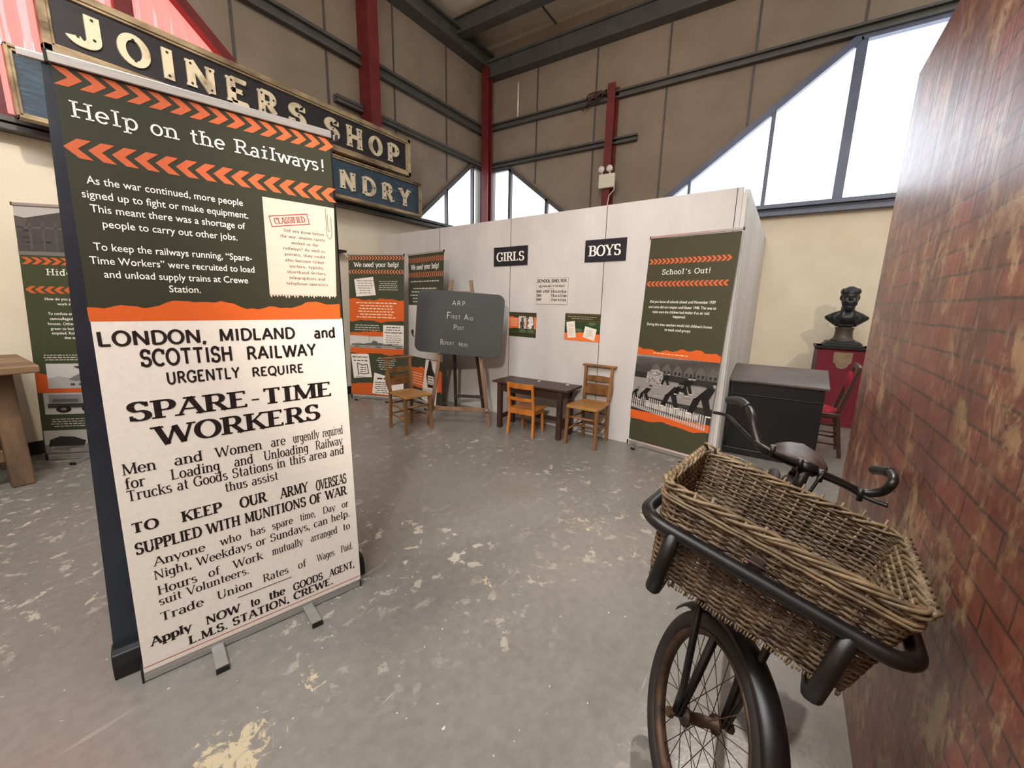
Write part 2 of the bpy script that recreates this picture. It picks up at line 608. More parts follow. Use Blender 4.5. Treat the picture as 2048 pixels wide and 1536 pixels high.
c = MB()
c.box((2.3, 2.0, TOP + 0.36), (10.6, 7.6, 0.1))
ceil_o = structure(c.build('ceiling', 'ceiling'))
for y in (-0.6, 0.55, 1.7, 2.85, 4.0):      # seams between the roof sheets
    s = MB()
    s.box((2.3, y, TOP + 0.3), (10.4, 0.02, 0.02))
    s.build('seam', 'grey_steel', ceil_o)

# window outlines: (along the wall, height)
WIN1 = [(3.88, SILL), (1.62, 4.78), (-0.9, 4.78), (-3.0, SILL)]
WIN2 = [(7.03, SILL), (7.03, 4.07), (6.72, 4.07), (5.24, SILL)]
WIN3 = [(5.36, SILL + 0.02), (5.36, 4.05), (4.93, 4.05), (3.36, SILL + 0.02)]
WIN4 = [(2.25, SILL + 0.02), (-0.335, 4.77), (-1.9, 4.77), (-4.0, SILL + 0.02)]

w = MB()
w.holed([[(-3.2, SILL), (XG, SILL), (XG, TOP + 0.3), (-3.2, TOP + 0.3)],
         WIN1, WIN2], (0, YL, 0), (1, 0, 0), (0, 0, 1), -0.12)
wl = structure(w.build('wall_left_upper', 'tan_panel'))
w = MB()
w.box((2.0, YL + 0.06, SILL / 2), (10.4, 0.12, SILL))
structure(w.build('wall_left', 'cream'))
w = MB()
w.holed([[(YL, SILL), (-3.2, SILL), (-3.2, TOP + 0.3), (YL, TOP + 0.3)][::-1],
         WIN3, [(2.25, SILL + 0.02), (-0.335, 4.77), (-1.9, 4.77), (-3.1, 3.75), (-3.1, SILL + 0.02)]], (XG, 0, 0), (0, 1, 0), (0, 0, 1), 0.12)
wg = structure(w.build('wall_gable_upper', 'tan_panel'))
w = MB()
w.box((XG + 0.06, 1.2, SILL / 2), (0.12, 8.8, SILL))
structure(w.build('wall_gable', 'cream'))
# walls of the hall behind the camera
w = MB()
w.box((-3.2, 1.2, 3.1), (0.12, 8.8, 6.2))
structure(w.build('wall_rear', 'cream'))
w = MB()
w.box((2.0, -3.2, 3.1), (10.4, 0.12, 6.2))
structure(w.build('wall_right', 'cream'))

# cladding seams on the two upper walls
for x in (-2.06, -0.9, 0.26, 1.41, 2.57, 3.717, 4.868, 6.05):
    z0 = SILL
    for (a, b2) in ((WIN1[0], WIN1[1]), (WIN2[3], WIN2[2])):
        if b2[0] <= x <= a[0] or a[0] <= x <= b2[0]:
            z0 = max(z0, a[1] + (x - a[0]) / (b2[0] - a[0]) * (b2[1] - a[1]) + 0.12)
    if -0.9 <= x < 1.62:
        z0 = 4.9
    s = MB()
    s.box((x, YL - 0.004, (z0 + TOP) / 2), (0.028, 0.012, TOP - z0))
    s.build('seam', 'grey_steel', wl)
for y in (4.338, 3.179, 2.0, 0.82, -0.35, -1.5):
    z0 = SILL
    for (a, b2) in ((WIN3[3], WIN3[2]), (WIN4[0], WIN4[1])):
        if min(a[0], b2[0]) <= y <= max(a[0], b2[0]):
            z0 = max(z0, a[1] + (y - a[0]) / (b2[0] - a[0]) * (b2[1] - a[1]) + 0.1)
    if y < -0.335:
        z0 = 4.87
    s = MB()
    s.box((XG - 0.004, y, (z0 + TOP) / 2), (0.012, 0.028, TOP - z0))
    s.build('seam', 'grey_steel', wg)

NT = [0]


def trim(mb, mat, bevel=0.0):
    NT[0] += 1
    return structure(mb.build('trim_%d' % NT[0], mat, bevel=bevel))


# horizontal rails (channel section: two lips and a web)
def rail(p, q, z0, z1, wall, mat='grey_steel', deep=0.09):
    m = MB()
    if wall == 'L':
        for z, t in ((z0 + 0.02, 0.04), (z1 - 0.02, 0.04)):
            m.box(((p + q) / 2, YL - deep / 2, z), (q - p, deep, t))
        m.box(((p + q) / 2, YL - 0.02, (z0 + z1) / 2), (q - p, 0.04, z1 - z0 - 0.08))
    else:
        for z, t in ((z0 + 0.015, 0.03), (z1 - 0.015, 0.03)):
            m.box((XG - deep / 2, (p + q) / 2, z), (deep, q - p, t))
        m.box((XG - 0.02, (p + q) / 2, (z0 + z1) / 2), (0.04, q - p, z1 - z0 - 0.06))
    trim(m, mat)


rail(-3.1, 7.0, 4.70, 4.87, 'L')
rail(3.79, 4.21, 4.10, 4.19, 'L')
rail(4.39, 7.0, 4.10, 4.19, 'L')
rail(-3.1, 7.1, 2.74, 2.84, 'L', deep=0.14)
rail(-3.1, 5.4, 4.78, 4.90, 'G')
rail(2.40, 5.4, 4.09, 4.19, 'G')
rail(-3.1, 3.6, 2.73, 2.86, 'G', 'blue_steel', 0.12)
# eaves beams and the cross beam
m = MB()
m.box((2.0, YL - 0.12, 5.84), (10.3, 0.24, 0.04)).box((2.0, YL - 0.12, 6.10), (10.3, 0.24, 0.04)).box((2.0, YL - 0.12, 5.97), (10.3, 0.06, 0.24))
trim(m, 'grey_steel')
m = MB()
m.box((XG - 0.1, 1.2, 5.68), (0.2, 8.6, 0.04)).box((XG - 0.1, 1.2, 5.94), (0.2, 8.6, 0.04)).box((XG - 0.08, 1.2, 5.81), (0.16, 8.6, 0.24))
trim(m, 'grey_steel')
m = MB()
m.box((6.25, 1.2, 6.02), (0.2, 8.6, 0.04)).box((6.25, 1.2, 6.26), (0.2, 8.6, 0.04)).box((6.25, 1.2, 6.14), (0.12, 8.6, 0.22))
trim(m, 'grey_steel')


# red steel columns (H section)
def column(x, y, z0, z1, wx, wy, axis):
    m = MB()
    h = (z0 + z1) / 2
    if axis == 'y':
        for d in (-1, 1):
            m.box((x, y + d * (wy / 2 - 0.01), h), (wx, 0.02, z1 - z0))
        m.box((x, y, h), (0.03, wy - 0.03, z1 - z0))
    else:
        for d in (-1, 1):
            m.box((x + d * (wx / 2 - 0.01), y, h), (0.02, wy, z1 - z0))
        m.box((x, y, h), (wx - 0.03, 0.03, z1 - z0))
    return trim(m, 'red_steel')


m = MB()
m.box((4.30, 5.42, (SILL + TOP) / 2), (0.165, 0.24, TOP - SILL - 0.1))
m.box((4.30, 5.30, (SILL + TOP) / 2), (0.175, 0.014, TOP - SILL - 0.1))
trim(m, 'red_steel')
column(7.02, 5.37, 0, TOP - 0.1, 0.14, 0.16, 'x')
column(7.08, 2.82, 0, 4.96, 0.2, 0.13, 'x')

m = MB()
m.box((2.0, YL - 0.01, 0.06), (10.3, 0.02, 0.12))
structure(m.build('baseboard_left', 'black_skirting'))
m = MB()
m.box((XG - 0.01, 1.2, 0.06), (0.02, 8.6, 0.12))
structure(m.build('baseboard_gable', 'black_skirting'))


# ---- windows
def window(n, outline, wall, mullions, framemat, panemat, fw=0.07, corr=False):
    root = bpy.data.objects.new('window_%d' % n, None)
    COL.objects.link(root)
    structure(root)
    def P(a, z, d=0.0):
        return Vector((a, YL + d, z)) if wall == 'L' else Vector((XG + d, a, z))
    fr = MB()
    k = len(outline)
    for i in range(k):
        a, b2 = outline[i], outline[(i + 1) % k]
        fr.beam(P(a[0], a[1], -0.01), P(b2[0], b2[1], -0.01), fw, fw, (0, 1, 0) if wall == 'L' else (1, 0, 0))
    fr.build('frame', framemat, root)
    ctr = sum(a for a, z in outline) / k
    for a, wd in mullions:
        zs = []
        for i in range(k):
            p, q = outline[i], outline[(i + 1) % k]
            if min(p[0], q[0]) <= a <= max(p[0], q[0]) and abs(p[0] - q[0]) > 1e-6:
                zs.append(p[1] + (a - p[0]) / (q[0] - p[0]) * (q[1] - p[1]))
        mu = MB()
        mu.beam(P(a, min(zs), -0.01), P(a, max(zs), -0.01), wd, 0.07, (0, 1, 0) if wall == 'L' else (1, 0, 0))
        mu.build('mullion', framemat, root)
    pn = MB()
    if corr:
        a0, a1 = min(a for a, z in outline), max(a for a, z in outline)
        nstep = int((a1 - a0) / 0.02)
        def top(a):
            for i in range(k):
                p, q = outline[i], outline[(i + 1) % k]
                if abs(p[0] - q[0]) > 1e-6 and min(p[0], q[0]) <= a <= max(p[0], q[0]) and (p[1] + q[1]) / 2 > SILL + 0.1:
                    return p[1] + (a - p[0]) / (q[0] - p[0]) * (q[1] - p[1])
            return SILL
        vs, fs = [], []
        for i in range(nstep + 1):
            a = a0 + (a1 - a0) * i / nstep
            d = 0.06 + 0.012 * math.sin(a * 2 * PI / 0.13)
            vs += [P(a, SILL, d), P(a, max(top(a), SILL + 0.001), d)]
        for i in range(nstep):
            fs.append((2 * i, 2 * i + 2, 2 * i + 3, 2 * i + 1))
        pn.add(vs, fs, True)
        pn.build('pane', panemat, root, fix=False)
    else:
        pn.prism(outline, P(0, 0, 0.05), (1, 0, 0) if wall == 'L' else (0, 1, 0), (0, 0, 1), 0.006)
        pn.build('pane', panemat, root)
    return root


window(1, WIN1, 'L', ((0.70, 0.13), (1.62, 0.14), (2.9, 0.05)), 'red_steel', 'red_sheet', 0.1, True)
window(2, WIN2, 'L', ((6.02, 0.035), (6.78, 0.05)), 'grey_steel', 'glass', 0.07)
window(3, WIN3, 'G', ((4.90, 0.06), (4.06, 0.05)), 'grey_steel', 'glass', 0.07)
window(4, WIN4[:3] + [(-3.1, 3.75), (-3.1, SILL + 0.02)], 'G', ((1.52, 0.04), (0.50, 0.05), (-0.35, 0.11), (-1.3, 0.05)), 'blue_steel', 'glass', 0.09)

# ---- white exhibition partition: front run and side run to the gable wall
E_W = Vector((-0.073, -0.9973, 0))          # along the front run, to the right
N_W = Vector((0.9973, -0.073, 0))           # into the enclosure
O_W = Vector((4.288, 3.129, 0))


def on_wall(s, z, d=0.0):
    return O_W + E_W * s + Vector((0, 0, z)) - N_W * d


w = MB()
w.beam(on_wall(-2.33, 1.22, -0.02), on_wall(2.70, 1.22, -0.02), 0.04, 2.44)
pw = structure(w.build('wall_partition_front', 'white_board', bevel=0.003))
for s in (-1.02, 0.237, 1.477, 2.655):
    g = MB()
    g.beam(on_wall(s, 1.22, 0.0005), on_wall(s, 1.22, 0.0005) + E_W * 0.006, 0.002, 2.43)
    g.build('joint', 'shelf_dark', pw)
w = MB()
w.beam(Vector((4.19, 0.415, 1.22)), Vector((7.19, 0.415, 1.22)), 0.04, 2.44)
ps = structure(w.build('wall_partition_side', 'white_board', bevel=0.003))
g = MB()
g.beam(Vector((4.15, 0.43, 1.20)), Vector((4.15, 0.43, 0.0)), 0.05, 0.06)
g2 = MB()
g2.box((4.135, 0.425, 1.2), (0.05, 0.05, 2.4))
g2.build('corner_post', 'white_board', ps, bevel=0.01)

# ---- brick-print partition on the right
w = MB()
w.box((0.35, -0.41, 1.255), (4.8, 0.1, 2.51))
wb = structure(w.build('wall_brick', 'brick', off=(0, -0.41, 0)))

# ------------------------------------------------------------------ lettering
# A small stroke alphabet (cap height 1, x-height .68): every glyph is (width, strokes); 'A' items are arcs
# (cx, cy, rx, ry, from, to). A leading 'n' keeps a stroke free of serifs, 't' thins it.


def _arc(cx, cy, rx, ry, a0, a1, n=14):
    return [(cx + rx * math.cos(math.radians(a0 + (a1 - a0) * i / n)), cy + ry * math.sin(math.radians(a0 + (a1 - a0) * i / n))) for i in range(n + 1)]


X = 0.68
GL = {
    'A': (.86, ['t', (.05, 0), (.43, 1)], [(.43, 1), (.81, 0)], ['nt', (.19, .34), (.67, .34)]),
    'B': (.74, [(.14, 0), (.14, 1)], ['n', (.14, .97)] + [(.38, .97)] + _arc(.40, .74, .22, .23, 90, -90) + [(.14, .51)], ['n', (.40, .51)] + _arc(.42, .27, .26, .24, 90, -90) + [(.14, .03)]),
    'C': (.84, ['n'] + _arc(.46, .5, .38, .49, 48, 312), ['n', (.73, .99), (.73, .70)]),
    'D': (.86, [(.14, 0), (.14, 1)], ['n', (.14, .97), (.36, .97)] + _arc(.38, .5, .40, .47, 90, -90) + [(.14, .03)]),
    'E': (.72, [(.14, 0), (.14, 1)], ['e', (.14, .96), (.62, .96)], ['nt', (.14, .52), (.48, .52)], ['e', (.14, .04), (.66, .04)]),
    'F': (.68, [(.14, 0), (.14, 1)], ['e', (.14, .96), (.62, .96)], ['nt', (.14, .50), (.46, .50)]),
    'G': (.90, ['n'] + _arc(.46, .5, .38, .49, 48, 320), ['n', (.74, .99), (.74, .70)], ['n', (.75, .42), (.75, .06)], ['nt', (.54, .42), (.88, .42)]),
    'H': (.90, [(.16, 0), (.16, 1)], [(.74, 0), (.74, 1)], ['nt', (.16, .52), (.74, .52)]),
    'I': (.40, [(.20, 0), (.20, 1)]),
    'J': (.58, ['e'] + [(.40, 1), (.40, .26)][::-1], ['n', (.40, .27)] + _arc(.22, .26, .18, .24, 0, -165)),
    'K': (.86, [(.16, 0), (.16, 1)], ['et', (.18, .40), (.72, 1)], ['e', (.36, .58), (.76, 0)]),
    'L': (.70, [(.16, 0), (.16, 1)], ['e', (.16, .04), (.64, .04)]),
    'M': (1.06, ['t', (.14, 0), (.16, 1)], ['n', (.16, 1), (.53, .06)], ['nt', (.53, .06), (.90, 1)], [(.92, 0), (.90, 1)]),
    'N': (.92, ['t', (.15, 0), (.15, 1)], ['n', (.15, 1), (.77, .0)], ['et', (.77, .0), (.77, 1)]),
    'O': (.92, ['n'] + _arc(.46, .5, .38, .49, 90, 450, 28)),
    'P': (.72, [(.16, 0), (.16, 1)], ['n', (.16, .97), (.38, .97)] + _arc(.40, .71, .24, .26, 90, -90) + [(.16, .45)]),
    'Q': (.92, ['n'] + _arc(.46, .5, .38, .49, 90, 450, 28), ['n', (.46, .20), (.84, -.16)]),
    'R': (.84, [(.16, 0), (.16, 1)], ['n', (.16, .97), (.40, .97)] + _arc(.42, .73, .22, .24, 90, -90) + [(.16, .49)], ['e', (.42, .49), (.76, 0)]),
    'S': (.70, ['n'] + _arc(.35, .74, .24, .25, 30, 250, 12) + _arc(.35, .265, .26, .255, 80, -150, 12), ['nt', (.58, .99), (.58, .74)], ['nt', (.10, .01), (.10, .28)]),
    'T': (.80, ['s', (.40, 0), (.40, .96)], ['', (.06, .96), (.74, .96)]),
    'U': (.88, ['s'] + [(.16, 1), (.16, .34)], ['n', (.16, .36)] + _arc(.44, .34, .28, .34, 180, 360) + [(.72, .36)], ['et', (.72, .34), (.72, 1)]),
    'V': (.84, ['s', (.06, 1), (.42, 0)], ['et', (.42, 0), (.78, 1)]),
    'W': (1.22, ['s', (.05, 1), (.34, 0)], ['nt', (.34, 0), (.61, .95)], ['n', (.61, .95), (.88, 0)], ['et', (.88, 0), (1.17, 1)]),
    'X': (.82, [(.08, 1), (.74, 0)], ['t', (.08, 0), (.74, 1)]),
    'Y': (.82, ['s', (.06, 1), (.41, .48)], ['et', (.41, .48), (.76, 1)], ['e', (.41, .48), (.41, 0)]),
    'Z': (.74, ['s', (.08, .96), (.66, .96)], ['n', (.66, .97), (.08, .03)], ['e', (.08, .04), (.68, .04)]),
    'a': (.60, ['n'] + _arc(.28, .46, .18, .21, 150, 0, 10) + [(.46, .08)] + _arc(.53, .08, .07, .07, 180, 300, 4), ['n'] + _arc(.26, .19, .19, .185, 60, 330, 16)),
    'b': (.66, ['e', (.14, 0), (.14, 1)], ['n'] + _arc(.36, .34, .24, .33, 155, -155, 18)),
    'c': (.56, ['n'] + _arc(.31, .34, .24, .33, 40, 320, 18)),
    'd': (.68, ['e', (.50, 0), (.50, 1)], ['n'] + _arc(.28, .34, .22, .33, 25, 335, 18), ['nt', (.50, .04), (.62, .04)]),
    'e': (.60, ['n'] + _arc(.31, .34, .24, .33, -2, 318, 20), ['nt', (.08, .36), (.55, .36)]),
    'f': (.44, ['s', (.20, 0), (.20, .80)], ['n'] + _arc(.38, .78, .18, .21, 180, 55, 10), ['nt', (.04, X - .03), (.40, X - .03)]),
    'g': (.62, ['n'] + _arc(.28, .37, .21, .29, 90, 450, 22), ['n', (.49, .66), (.49, -.12)] + _arc(.27, -.12, .22, .19, 0, -150, 12), ['nt', (.49, .63), (.60, .63)]),
    'h': (.70, [(.14, 0), (.14, 1)], ['n'] + _arc(.34, .44, .20, .23, 170, 0, 10) + [(.54, .40)], ['e', (.54, .44), (.54, 0)]),
    'i': (.34, ['', (.17, 0), (.17, X)], ['n', (.17, .84), (.17, .97)]),
    'j': (.34, ['e', (.20, -.1), (.20, X)], ['n'] + _arc(.06, -.1, .14, .18, 0, -120, 8), ['n', (.20, .84), (.20, .97)]),
    'k': (.68, [(.14, 0), (.14, 1)], ['et', (.16, .26), (.54, X)], ['e', (.30, .40), (.60, 0)]),
    'l': (.34, [(.17, 0), (.17, 1)]),
    'm': (1.02, [(.14, 0), (.14, X)], ['n'] + _arc(.31, .45, .17, .22, 170, 0, 9), ['e', (.48, .46), (.48, 0)], ['n'] + _arc(.67, .45, .18, .22, 170, 0, 9), ['e', (.85, .46), (.85, 0)]),
    'n': (.70, [(.14, 0), (.14, X)], ['n'] + _arc(.34, .44, .20, .23, 170, 0, 10), ['e', (.54, .45), (.54, 0)]),
    'o': (.62, ['n'] + _arc(.31, .34, .24, .33, 90, 450, 24)),
    'p': (.66, [(.14, -.28), (.14, X)], ['n'] + _arc(.36, .34, .24, .33, 155, -155, 18)),
    'q': (.66, [(.50, -.28), (.50, X)], ['n'] + _arc(.28, .34, .22, .33, 25, 335, 18)),
    'r': (.50, [(.15, 0), (.15, X)], ['n'] + _arc(.35, .42, .20, .24, 165, 45, 9)),
    's': (.52, ['n'] + _arc(.26, .50, .17, .165, 30, 250, 10) + _arc(.26, .18, .19, .17, 80, -150, 10)),
    't': (.44, ['n', (.20, .92), (.20, .16)] + _arc(.34, .16, .14, .15, 180, 300, 8), ['nt', (.04, X - .03), (.40, X - .03)]),
    'u': (.70, ['s', (.14, X), (.14, .24)], ['n'] + _arc(.34, .24, .20, .23, 180, 350, 10), ['', (.54, X), (.54, 0)]),
    'v': (.62, ['s', (.05, X), (.31, 0)], ['et', (.31, 0), (.57, X)]),
    'w': (.90, ['s', (.04, X), (.25, 0)], ['nt', (.25, 0), (.45, X)], ['n', (.45, X), (.65, 0)], ['et', (.65, 0), (.86, X)]),
    'x': (.62, [(.06, X), (.56, 0)], ['t', (.06, 0), (.56, X)]),
    'y': (.64, ['s', (.06, X), (.32, .02)], ['st', (.58, X), (.24, -.26)]),
    'z': (.56, ['n', (.06, X - .03), (.50, X - .03)], ['n', (.50, X - .03), (.06, .03)], ['n', (.06, .03), (.52, .03)]),
    '0': (.64, ['n'] + _arc(.32, .5, .24, .49, 90, 450, 24)), '1': (.44, ['', (.22, 0), (.22, 1)], ['n', (.22, .98), (.06, .82)]),
    '2': (.62, ['n'] + _arc(.31, .72, .22, .26, 160, -30, 10) + [(.08, .04), (.56, .04)]),
    '3': (.60, ['n'] + _arc(.29, .74, .2, .24, 150, -80, 10), ['n'] + _arc(.29, .27, .23, .26, 85, -150, 10)),
    '4': (.64, ['n', (.44, 0), (.44, 1), (.06, .3), (.60, .3)]), '6': (.62, ['n'] + _arc(.31, .3, .23, .29, 90, 450, 20), ['n', (.5, .98), (.16, .5), (.08, .3)]),
    '8': (.62, ['n'] + _arc(.31, .74, .19, .24, 90, 450, 18), ['n'] + _arc(.31, .26, .24, .26, 90, 450, 18)), '9': (.62, ['n'] + _arc(.31, .68, .23, .3, 90, 450, 20), ['n', (.54, .68), (.46, .3), (.2, .02)]),
    '.': (.28, ['n', (.14, .0), (.14, .13)]), ',': (.28, ['n', (.15, .12), (.09, -.16)]), '!': (.30, ['n', (.15, .28), (.15, 1)], ['n', (.15, 0), (.15, .12)]),
    "'": (.22, ['n', (.13, 1.0), (.09, .72)]), '-': (.46, ['n', (.08, .38), (.38, .38)]), '?': (.56, ['n'] + _arc(.26, .74, .2, .24, 160, -60, 10) + [(.26, .46), (.26, .28)], ['n', (.26, 0), (.26, .12)]),
    ' ': (.42,),
}


class Style:
    def __init__(s, v, h, serif=0.0, sth=None, mono=0.0, track=0.0, slant=0.0):
        s.v, s.h, s.serif, s.sth, s.mono, s.track, s.slant = v, h, serif, sth or h, mono, track, slant


TYPE = Style(.115, .105, .12, .09, mono=.46, track=.07)
SERIF = Style(.155, .06, .085, .055, track=.04)
HEAVY = Style(.225, .085, .10, .085, track=.05)
BOLDSERIF = Style(.235, .10, .075, .09, track=.05)
SANS = Style(.20, .175, track=.05)
POSTER = Style(.23, .17, track=.03)
CHALK = Style(.055, .055, track=.12)
FANCY = Style(.20, .085, .12, .09, track=.04)
BLOCK = Style(.24, .20, .045, .12, track=.0)


def stroke_quads(pts, st, thin):
    """a pen ribbon along pts, heavier on the verticals"""
    pts = [Vector((p[0], p[1])) for p in pts]
    n = len(pts)
    L, R = [], []
    closed = (pts[0] - pts[-1]).length < 1e-6
    for i in range(n):
        a = pts[i - 1] if i else (pts[-2] if closed else pts[0])
        b = pts[i + 1] if i < n - 1 else (pts[1] if closed else pts[-1])
        d1 = (pts[i] - a)
        d2 = (b - pts[i])
        d = (d1.normalized() if d1.length > 1e-9 else Vector((0, 0))) + (d2.normalized() if d2.length > 1e-9 else Vector((0, 0)))
        if d.length < 1e-6:
            d = d1 if d1.length > 1e-9 else d2
        d.normalize()
        w = math.sqrt((st.v * d.y) ** 2 + (st.h * d.x) ** 2) * (thin if abs(d.y) > 0.3 else 1)
        nrm = Vector((-d.y, d.x))
        k = 1.0
        if d1.length > 1e-9 and d2.length > 1e-9:
            cosv = d1.normalized().dot(d)
            k = 1 / max(cosv, 0.5)
        L.append(pts[i] + nrm * (w / 2 * k))
        R.append(pts[i] - nrm * (w / 2 * k))
    return [[R[i], R[i + 1], L[i + 1], L[i]] for i in range(n - 1)]


def glyph(ch, st):
    g = GL.get(ch, GL['-'])
    thin_f = 0.5 if st.v > st.h * 1.7 else 1.0
    out = []
    for s in g[1:]:
        fl = s[0] if isinstance(s[0], str) else ''
        pts = list(s[1:]) if isinstance(s[0], str) else list(s)
        thin = thin_f if 't' in fl else 1.0
        out += stroke_quads(pts, st, thin)
        if st.serif and 'n' not in fl:
            ends = [0, -1]
            if 's' in fl:
                ends = [0]
            if 'e' in fl:
                ends = [-1]
            for e in ends:
                p = Vector(pts[e])
                q = Vector(pts[1 if e == 0 else -2])
                d = (p - q).normalized()
                w = st.v * thin
                if abs(d.y) > 0.5:
                    hw = w / 2 + st.serif
                    y0, y1 = (p.y - st.sth, p.y) if d.y > 0 else (p.y, p.y + st.sth)
                    out.append([Vector((p.x - hw, y0)), Vector((p.x + hw, y0)), Vector((p.x + hw, y1)), Vector((p.x - hw, y1))])
                else:
                    hh = st.serif * 1.5
                    x0, x1 = (p.x - st.sth, p.x) if d.x > 0 else (p.x, p.x + st.sth)
                    y0, y1 = (p.y - hh, p.y + st.h / 2) if p.y > .5 else (p.y - st.h / 2, p.y + hh)
                    out.append([Vector((x0, y0)), Vector((x1, y0)), Vector((x1, y1)), Vector((x0, y1))])
    if st.mono and g[0] < st.mono:
        d = (st.mono - g[0]) / 2
        out = [[Vector((p.x + d, p.y)) for p in q] for q in out]
        return st.mono + st.track, out
    return g[0] + st.track, out


def stroke_text(txt, st):
    x, polys = 0.0, []
    for ch in txt:
        if ch == ' ':
            x += .42 + st.track
            continue
        low = ch
        w, q = glyph(low, st)
        polys += [[(p.x + x + st.slant * p.y, p.y) for p in poly] for poly in q]
        x += w
    return polys, x


_bf = {}


def built_in_text(txt, bold=0.0):
    """the humanist sans that Blender carries; scaled so that a capital is 1 high"""
    key = (txt, bold)
    if key in _bf:
        return _bf[key]
    cu = bpy.data.curves.new('type_setting', 'FONT')
    cu.body = txt
    cu.size = 1.0
    cu.offset = bold
    cu.dimensions = '2D'
    cu.fill_mode = 'FRONT'
    cu.resolution_u = 3
    o = bpy.data.objects.new('type_setting', cu)
    me = bpy.data.meshes.new_from_object(o)
    k = 1 / 0.729
    vs = [(v.co.x * k, v.co.y * k) for v in me.vertices]
    polys = [[vs[i] for i in p.vertices] for p in me.polygons]
    w = max([p[0] for p in vs] or [0])
    bpy.data.objects.remove(o)
    bpy.data.meshes.remove(me)
    bpy.data.curves.remove(cu)
    _bf[key] = (polys, w)
    return _bf[key]


